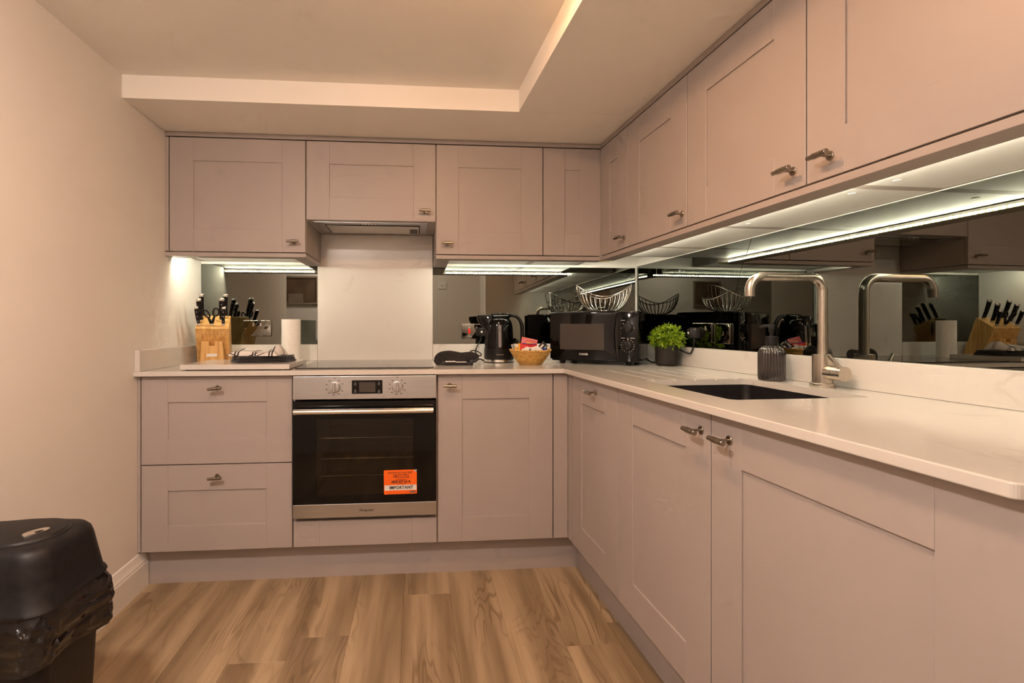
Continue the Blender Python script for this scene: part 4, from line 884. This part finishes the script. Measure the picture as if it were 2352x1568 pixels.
# ------------------------------------------------------------------ potted plant
px, py = 0.500, 0.108
r = thing('potted_plant', 'small bushy green artificial plant in a charcoal pot beside the microwave', 'potted plant', (px, py, ZWT))
b2 = B(); lathe(b2, [(0.038, ZWT + 0.0003), (0.040, ZWT + 0.001), (0.0495, ZWT + 0.009), (0.0500, ZWT + 0.012), (0.0500, ZWT + 0.092), (0.0460, ZWT + 0.092), (0.0455, ZWT + 0.080)], 48, c=(px, py, 0)); obj('pot', b2, 'pot', r, smooth=30)
b2 = B(); lathe(b2, [(0.0453, ZWT + 0.078), (0.03, ZWT + 0.083), (0.005, ZWT + 0.085)], 24, c=(px, py, 0)); obj('soil', b2, 'soil', r)
rng = random.Random(3)
b2 = B(); bs = B(); c0_ = Vector((px, py, ZWT + 0.125))
def leaf(bm_, p_, d, ln, wd):
    s = d.cross(Vector((rng.uniform(-1, 1), rng.uniform(-1, 1), rng.uniform(-1, 1)))).normalized(); n_ = s.cross(d)
    q = [p_, p_ + d * ln * 0.45 + s * wd - n_ * wd * 0.35, p_ + d * ln, p_ + d * ln * 0.45 - s * wd - n_ * wd * 0.35, p_ + d * ln * 0.5 + n_ * wd * 0.2]
    v = [bm_.verts.new(x_) for x_ in q]; bm_.faces.new((v[0], v[1], v[4])); bm_.faces.new((v[1], v[2], v[4])); bm_.faces.new((v[2], v[3], v[4])); bm_.faces.new((v[3], v[0], v[4]))
for i in range(190):
    k_ = (i + 0.5) / 190; phi = i * 2.39996; cz_ = 1 - 1.62 * k_; sr = math.sqrt(max(0, 1 - cz_ * cz_)); d = Vector((sr * math.cos(phi), sr * math.sin(phi), cz_))
    d = (d + Vector((rng.gauss(0, .12), rng.gauss(0, .12), rng.gauss(0, .12)))).normalized()
    rad = rng.uniform(0.60, 1.0)
    p_ = c0_ + Vector((d.x * 0.073, d.y * 0.073, d.z * 0.062)) * rad
    for q in range(6):
        dd = (d * 0.8 + Vector((rng.gauss(0, .6), rng.gauss(0, .6), rng.gauss(0, .6)))).normalized()
        leaf(b2, p_, dd, rng.uniform(0.015, 0.026), rng.uniform(0.0026, 0.0042))
    if i % 6 == 0: tube(bs, [(px + d.x * 0.01, py + d.y * 0.01, ZWT + 0.083), c0_ + (p_ - c0_) * 0.5, p_], 0.0008, 5)
obj('foliage', b2, 'leaf', r, kind='stuff'); obj('stems', bs, 'leaf', r)

# ------------------------------------------------------------------ soap dispenser
sa, sb = 0.518, -0.562
r = thing('soap_dispenser', 'fluted smoked glass soap bottle with black pump, left of the tap', 'soap dispenser', (sa, sb, ZWT), rot=TH)
sc0 = (sa, sb, 0); NF = 26
def flute(a, k_): return 1 + (0.05 * abs(math.cos(NF * a / 2)) - 0.025 if 1 < k_ < 9 else 0.0)
pr = [(0.030, 0.0004), (0.0385, 0.001), (0.0405, 0.006), (0.0405, 0.02), (0.0405, 0.06), (0.0405, 0.090), (0.0385, 0.100), (0.0315, 0.110), (0.022, 0.1165), (0.017, 0.120)]
b2 = B(); lathe(b2, [(a, ZWT + z_) for a, z_ in pr], 26 * 8, c=sc0, fl=flute); obj('bottle', b2, 'smoked', r, smooth=40)
b2 = B(); lathe(b2, [(0.0185, ZWT + 0.1205), (0.0190, ZWT + 0.122), (0.0190, ZWT + 0.148), (0.0180, ZWT + 0.149)], 32, c=sc0); obj('collar', b2, 'blackmatt', r, smooth=30)
b2 = B(); lathe(b2, [(0.006, ZWT + 0.149), (0.006, ZWT + 0.160), (0.009, ZWT + 0.166), (0.0105, ZWT + 0.188), (0.010, ZWT + 0.190)], 24, c=sc0)
tube(b2, [(sa, sb + 0.005, ZWT + 0.184), (sa - 0.006, sb + 0.025, ZWT + 0.184), (sa - 0.012, sb + 0.040, ZWT + 0.179)], [0.0055, 0.0048, 0.0035], 10); obj('pump', b2, 'blackmatt', r, smooth=35)

# ------------------------------------------------------------------ tap
ta, tb = 0.534, -0.752
r = thing('kitchen_tap', 'brushed nickel tap with a tall square-bent spout behind the sink', 'tap', (ta, tb, ZWT), rot=TH)
tc_ = (ta, tb, 0)
b2 = B(); lathe(b2, [(0.033, ZWT + 0.0003), (0.0335, ZWT + 0.002), (0.0335, ZWT + 0.011), (0.0325, ZWT + 0.012)], 40, c=tc_); obj('base_ring', b2, 'nickel', r, smooth=30)
b2 = B(); lathe(b2, [(0.0270, ZWT + 0.012), (0.0270, ZWT + 0.097), (0.0262, ZWT + 0.0978)], 40, c=tc_); obj('body', b2, 'nickel', r, smooth=30)
R_ = 0.042; zt_ = 1.222; pts = [(ta, tb, ZWT + 0.090), (ta, tb, zt_ - R_)]
for i in range(1, 9): q = PI / 2 * i / 8; pts.append((ta - R_ + R_ * math.cos(q), tb, zt_ - R_ + R_ * math.sin(q)))
ae = ta - 0.238
for i in range(0, 9): q = PI / 2 * i / 8; pts.append((ae + R_ - R_ * math.sin(q), tb, zt_ - R_ + R_ * math.cos(q)))
pts.append((ae, tb, 1.163))
b2 = B(); tube(b2, pts, 0.0135, 24); obj('spout', b2, 'nickel', r, smooth=40)
b2 = B(); tube(b2, [(ta, tb - 0.020, 0.937), (ta, tb - 0.046, 0.937)], 0.021, 32); tube(b2, [(ta, tb - 0.0468, 0.937), (ta, tb - 0.078, 0.937)], 0.0212, 32); hb = obj('mixer_hub', b2, 'nickel', r, smooth=40)
b2 = B(); tube(b2, [(ta - 0.006, tb - 0.066, 0.955), (ta - 0.036, tb - 0.058, 0.992)], 0.0052, 14); obj('lever', b2, 'nickel', hb, smooth=40)

# ------------------------------------------------------------------ waste bin with liner
bx, by = -1.578, -0.905
HX, HY = 0.140, 0.120
r = thing('swing_bin', 'black plastic swing-top waste bin with a crumpled liner, by the left wall', 'bin', (bx, by, 0))
ZO = 0.024
def ring(z, hx, hy, rr, ox=0.0): return [(x, y, z + (ZO if z > 0.3 else 0)) for x, y in rrect(bx + ox, by, hx, hy, rr, 10)]
b2 = B(); loft(b2, [ring(0.0, HX - 0.030, HY - 0.026, 0.03), ring(0.006, HX - 0.026, HY - 0.022, 0.03), ring(0.40, HX - 0.006, HY - 0.004, 0.04)]); obj('tub', b2, 'bin', r, smooth=35)
# lid: straight skirt, shoulder, slightly domed top
b2 = B(); loft(b2, [ring(0.436, HX + 0.008, HY + 0.008, 0.05), ring(0.440, HX + 0.010, HY + 0.010, 0.05), ring(0.446, HX + 0.008, HY + 0.008, 0.05), ring(0.452, HX + 0.003, HY + 0.003, 0.048), ring(0.500, HX - 0.004, HY - 0.004, 0.05), ring(0.540, HX - 0.010, HY - 0.010, 0.05), ring(0.556, HX - 0.014, HY - 0.014, 0.05), ring(0.566, HX - 0.022, HY - 0.022, 0.048), ring(0.571, HX - 0.034, HY - 0.034, 0.045), ring(0.573, HX - 0.09, HY - 0.08, 0.02)]); obj('lid', b2, 'bin', r, smooth=50)
# swing flap: tongue raised above the lid, with a polished oval badge
def tongue(k_):
    out = [(bx - 0.115, by - 0.070 * k_), (bx - 0.02, by - 0.078 * k_)]
    for i in range(17):
        q = -PI / 2 + PI * i / 16; out.append((bx + 0.030 + 0.076 * k_ * math.cos(q), by + 0.082 * k_ * math.sin(q)))
    return out + [(bx - 0.02, by + 0.078 * k_), (bx - 0.115, by + 0.070 * k_)]
b2 = B(); loft(b2, [[(x, y, 0.566 + ZO) for x, y in tongue(1.04)], [(x, y, 0.5735 + ZO) for x, y in tongue(1.04)]]); obj('flap_gap', b2, 'gap', r)
def dome(x, y): return ZO + 0.583 - 0.006 * ((x - bx) / 0.12) ** 2 - 0.006 * ((y - by) / 0.08) ** 2
b2 = B(); loft(b2, [[(x, y, 0.570 + ZO) for x, y in tongue(1.0)], [(x, y, dome(x, y) - 0.004) for x, y in tongue(1.0)], [(x, y, dome(x, y)) for x, y in tongue(0.95)], [(x, y, dome(x, y)) for x, y in tongue(0.6)], [(x, y, dome(x, y)) for x, y in tongue(0.2)]]); fl_ = obj('swing_flap', b2, 'bin', r, smooth=40)
b2 = B(); lathe(b2, [(0.024, -0.004), (0.0235, 0.0012), (0.019, 0.0004), (0.010, -0.0012)], 32, sx=0.55, sy=1.15)
obj('badge', b2, 'bright', fl_, T=TR(bx + 0.062, by - 0.022, dome(bx + 0.062, by - 0.022) + 0.001) @ Matrix.Rotation(0.06, 4, 'Y') @ Matrix.Rotation(-0.5, 4, 'Z'), smooth=40)
# liner: gathered bag folded over the tub edge
b2 = B(); rings = []
NR = 220
def lring(z, k_, amp, sd):
    out = []
    base = rrect(bx, by, HX + k_, HY + k_, 0.05, 10); n = len(base)
    for i in range(NR):
        t = i / NR * n; a_ = base[int(t) % n]; b_ = base[(int(t) + 1) % n]; f = t - int(t); x, y = a_[0] + (b_[0] - a_[0]) * f, a_[1] + (b_[1] - a_[1]) * f
        dx, dy = x - bx, y - by; L_ = math.hypot(dx, dy)
        nn = noise.noise(Vector((x * 26, y * 26, z * 16 + sd))) + 0.8 * noise.noise(Vector((x * 60, y * 60, z * 55 + sd)))
        g = amp * nn
        knot = 0.022 * math.exp(-(((dx - HX) / 0.05) ** 2 + ((dy - 0.075) / 0.035) ** 2)) * max(0, min(1, (0.445 - z) / 0.04))
        rr = 1 + (g + knot) / L_
        hem = 0.020 * noise.noise(Vector((x * 9, y * 9, 3.0))) if z < 0.345 else 0
        out.append((bx + dx * rr, by + dy * rr, ZO + z + hem + 0.006 * nn * (1 if z < 0.42 else 0)))
    return out
for i in range(29):
    t = i / 28; rings.append(lring(0.437 - 0.118 * t, 0.004 + 0.006 * math.sin(t * PI) - 0.004 * t, 0.0012 + 0.0100 * min(1, t * 3), 1.0))
loft(b2, rings, cap0=False, cap1=False); obj('bin_liner', b2, 'liner', r, smooth=24)

# ------------------------------------------------------------------ things only the mirrors show
bm = B(); prism(bm, rrect(0, 0, 0.043, 0.043, 0.004, 3), 0, 0.009, bev=0.0015)
ls_ = obj('light_switch', bm, 'white', None, label='white light switch on the wall behind the camera', cat='switch', org=(-0.395, -2.3, 1.53), T=TR(-0.385, -2.3, 1.535) @ Matrix.Rotation(PI, 4, 'Z') @ FACE)
bm = B(); box(bm, -0.012, 0.012, -0.008, 0.009, 0.009, 0.013, bev=0.001); obj('rocker', bm, 'white', ls_, T=TR(-0.385, -2.3, 1.535) @ Matrix.Rotation(PI, 4, 'Z') @ FACE)
bm = B(); prism(bm, rrect(0, 0, 0.043, 0.043, 0.004, 3), 0, 0.009, bev=0.0015)
obj('light_switch', bm, 'white', None, label='white switch plate on the left wall, near its open end', cat='switch', org=(XL, -1.0, 1.04), T=TR(XL, -1.0, 1.045) @ Matrix.Rotation(PI / 2, 4, 'Z') @ FACE)
r = thing('picture_frame', 'brown framed picture on the wall behind the camera', 'picture', (-1.90, -2.3, 1.31))
bm = B(); fx0, fx1, fz0, fz1, fw = -2.10, -1.74, 1.31, 1.62, 0.022
box(bm, fx0, fx1, -2.2995, -2.275, fz0, fz0 + fw, bev=0.003); box(bm, fx0, fx1, -2.2995, -2.275, fz1 - fw, fz1, bev=0.003); box(bm, fx0, fx0 + fw, -2.2995, -2.275, fz0 + fw, fz1 - fw, bev=0.003); box(bm, fx1 - fw, fx1, -2.2995, -2.275, fz0 + fw, fz1 - fw, bev=0.003)
obj('frame', bm, 'frame', r)
bm = B(); box(bm, fx0 + fw, fx1 - fw, -2.2995, -2.288, fz0 + fw, fz1 - fw); pc_ = obj('picture', bm, 'brownpic', r)
bm = B(); box(bm, -2.06, -1.90, -2.288, -2.2865, fz0 + fw + 0.002, fz0 + 0.12); obj('beige_patch', bm, 'frame', pc_)

# ------------------------------------------------------------------ two ceiling lamps and an added fill lamp (above the frame)
def lamp(lab, x, y, m_):
    r_ = thing('ceiling_light', lab, 'ceiling light', (x, y, ZCL), group='ceiling lights')
    b2 = B(); lathe(b2, [(0.095, 0), (0.095, -0.016), (0.088, -0.018)], 40, c=(x, y, ZCL)); obj('base', b2, 'white', r_, smooth=30)
    b2 = B(); lathe(b2, [(0.086, -0.0185), (0.082, -0.028), (0.070, -0.037), (0.050, -0.043), (0.028, -0.046), (0.006, -0.047)], 40, c=(x, y, ZCL)); obj('glass_dome', b2, m_, r_, smooth=60)
lamp('round flush ceiling light with warm glass dome over the kitchen floor', -0.52, -1.00, 'lampA')
lamp('round flush ceiling light with glass dome near the doorway', -0.50, -1.70, 'lampB')
lamp('added round fill light with glass dome at the open end of the left wall', -1.35, -1.80, 'lamp_fill')  # added only to brighten the left side and the cabinet fronts
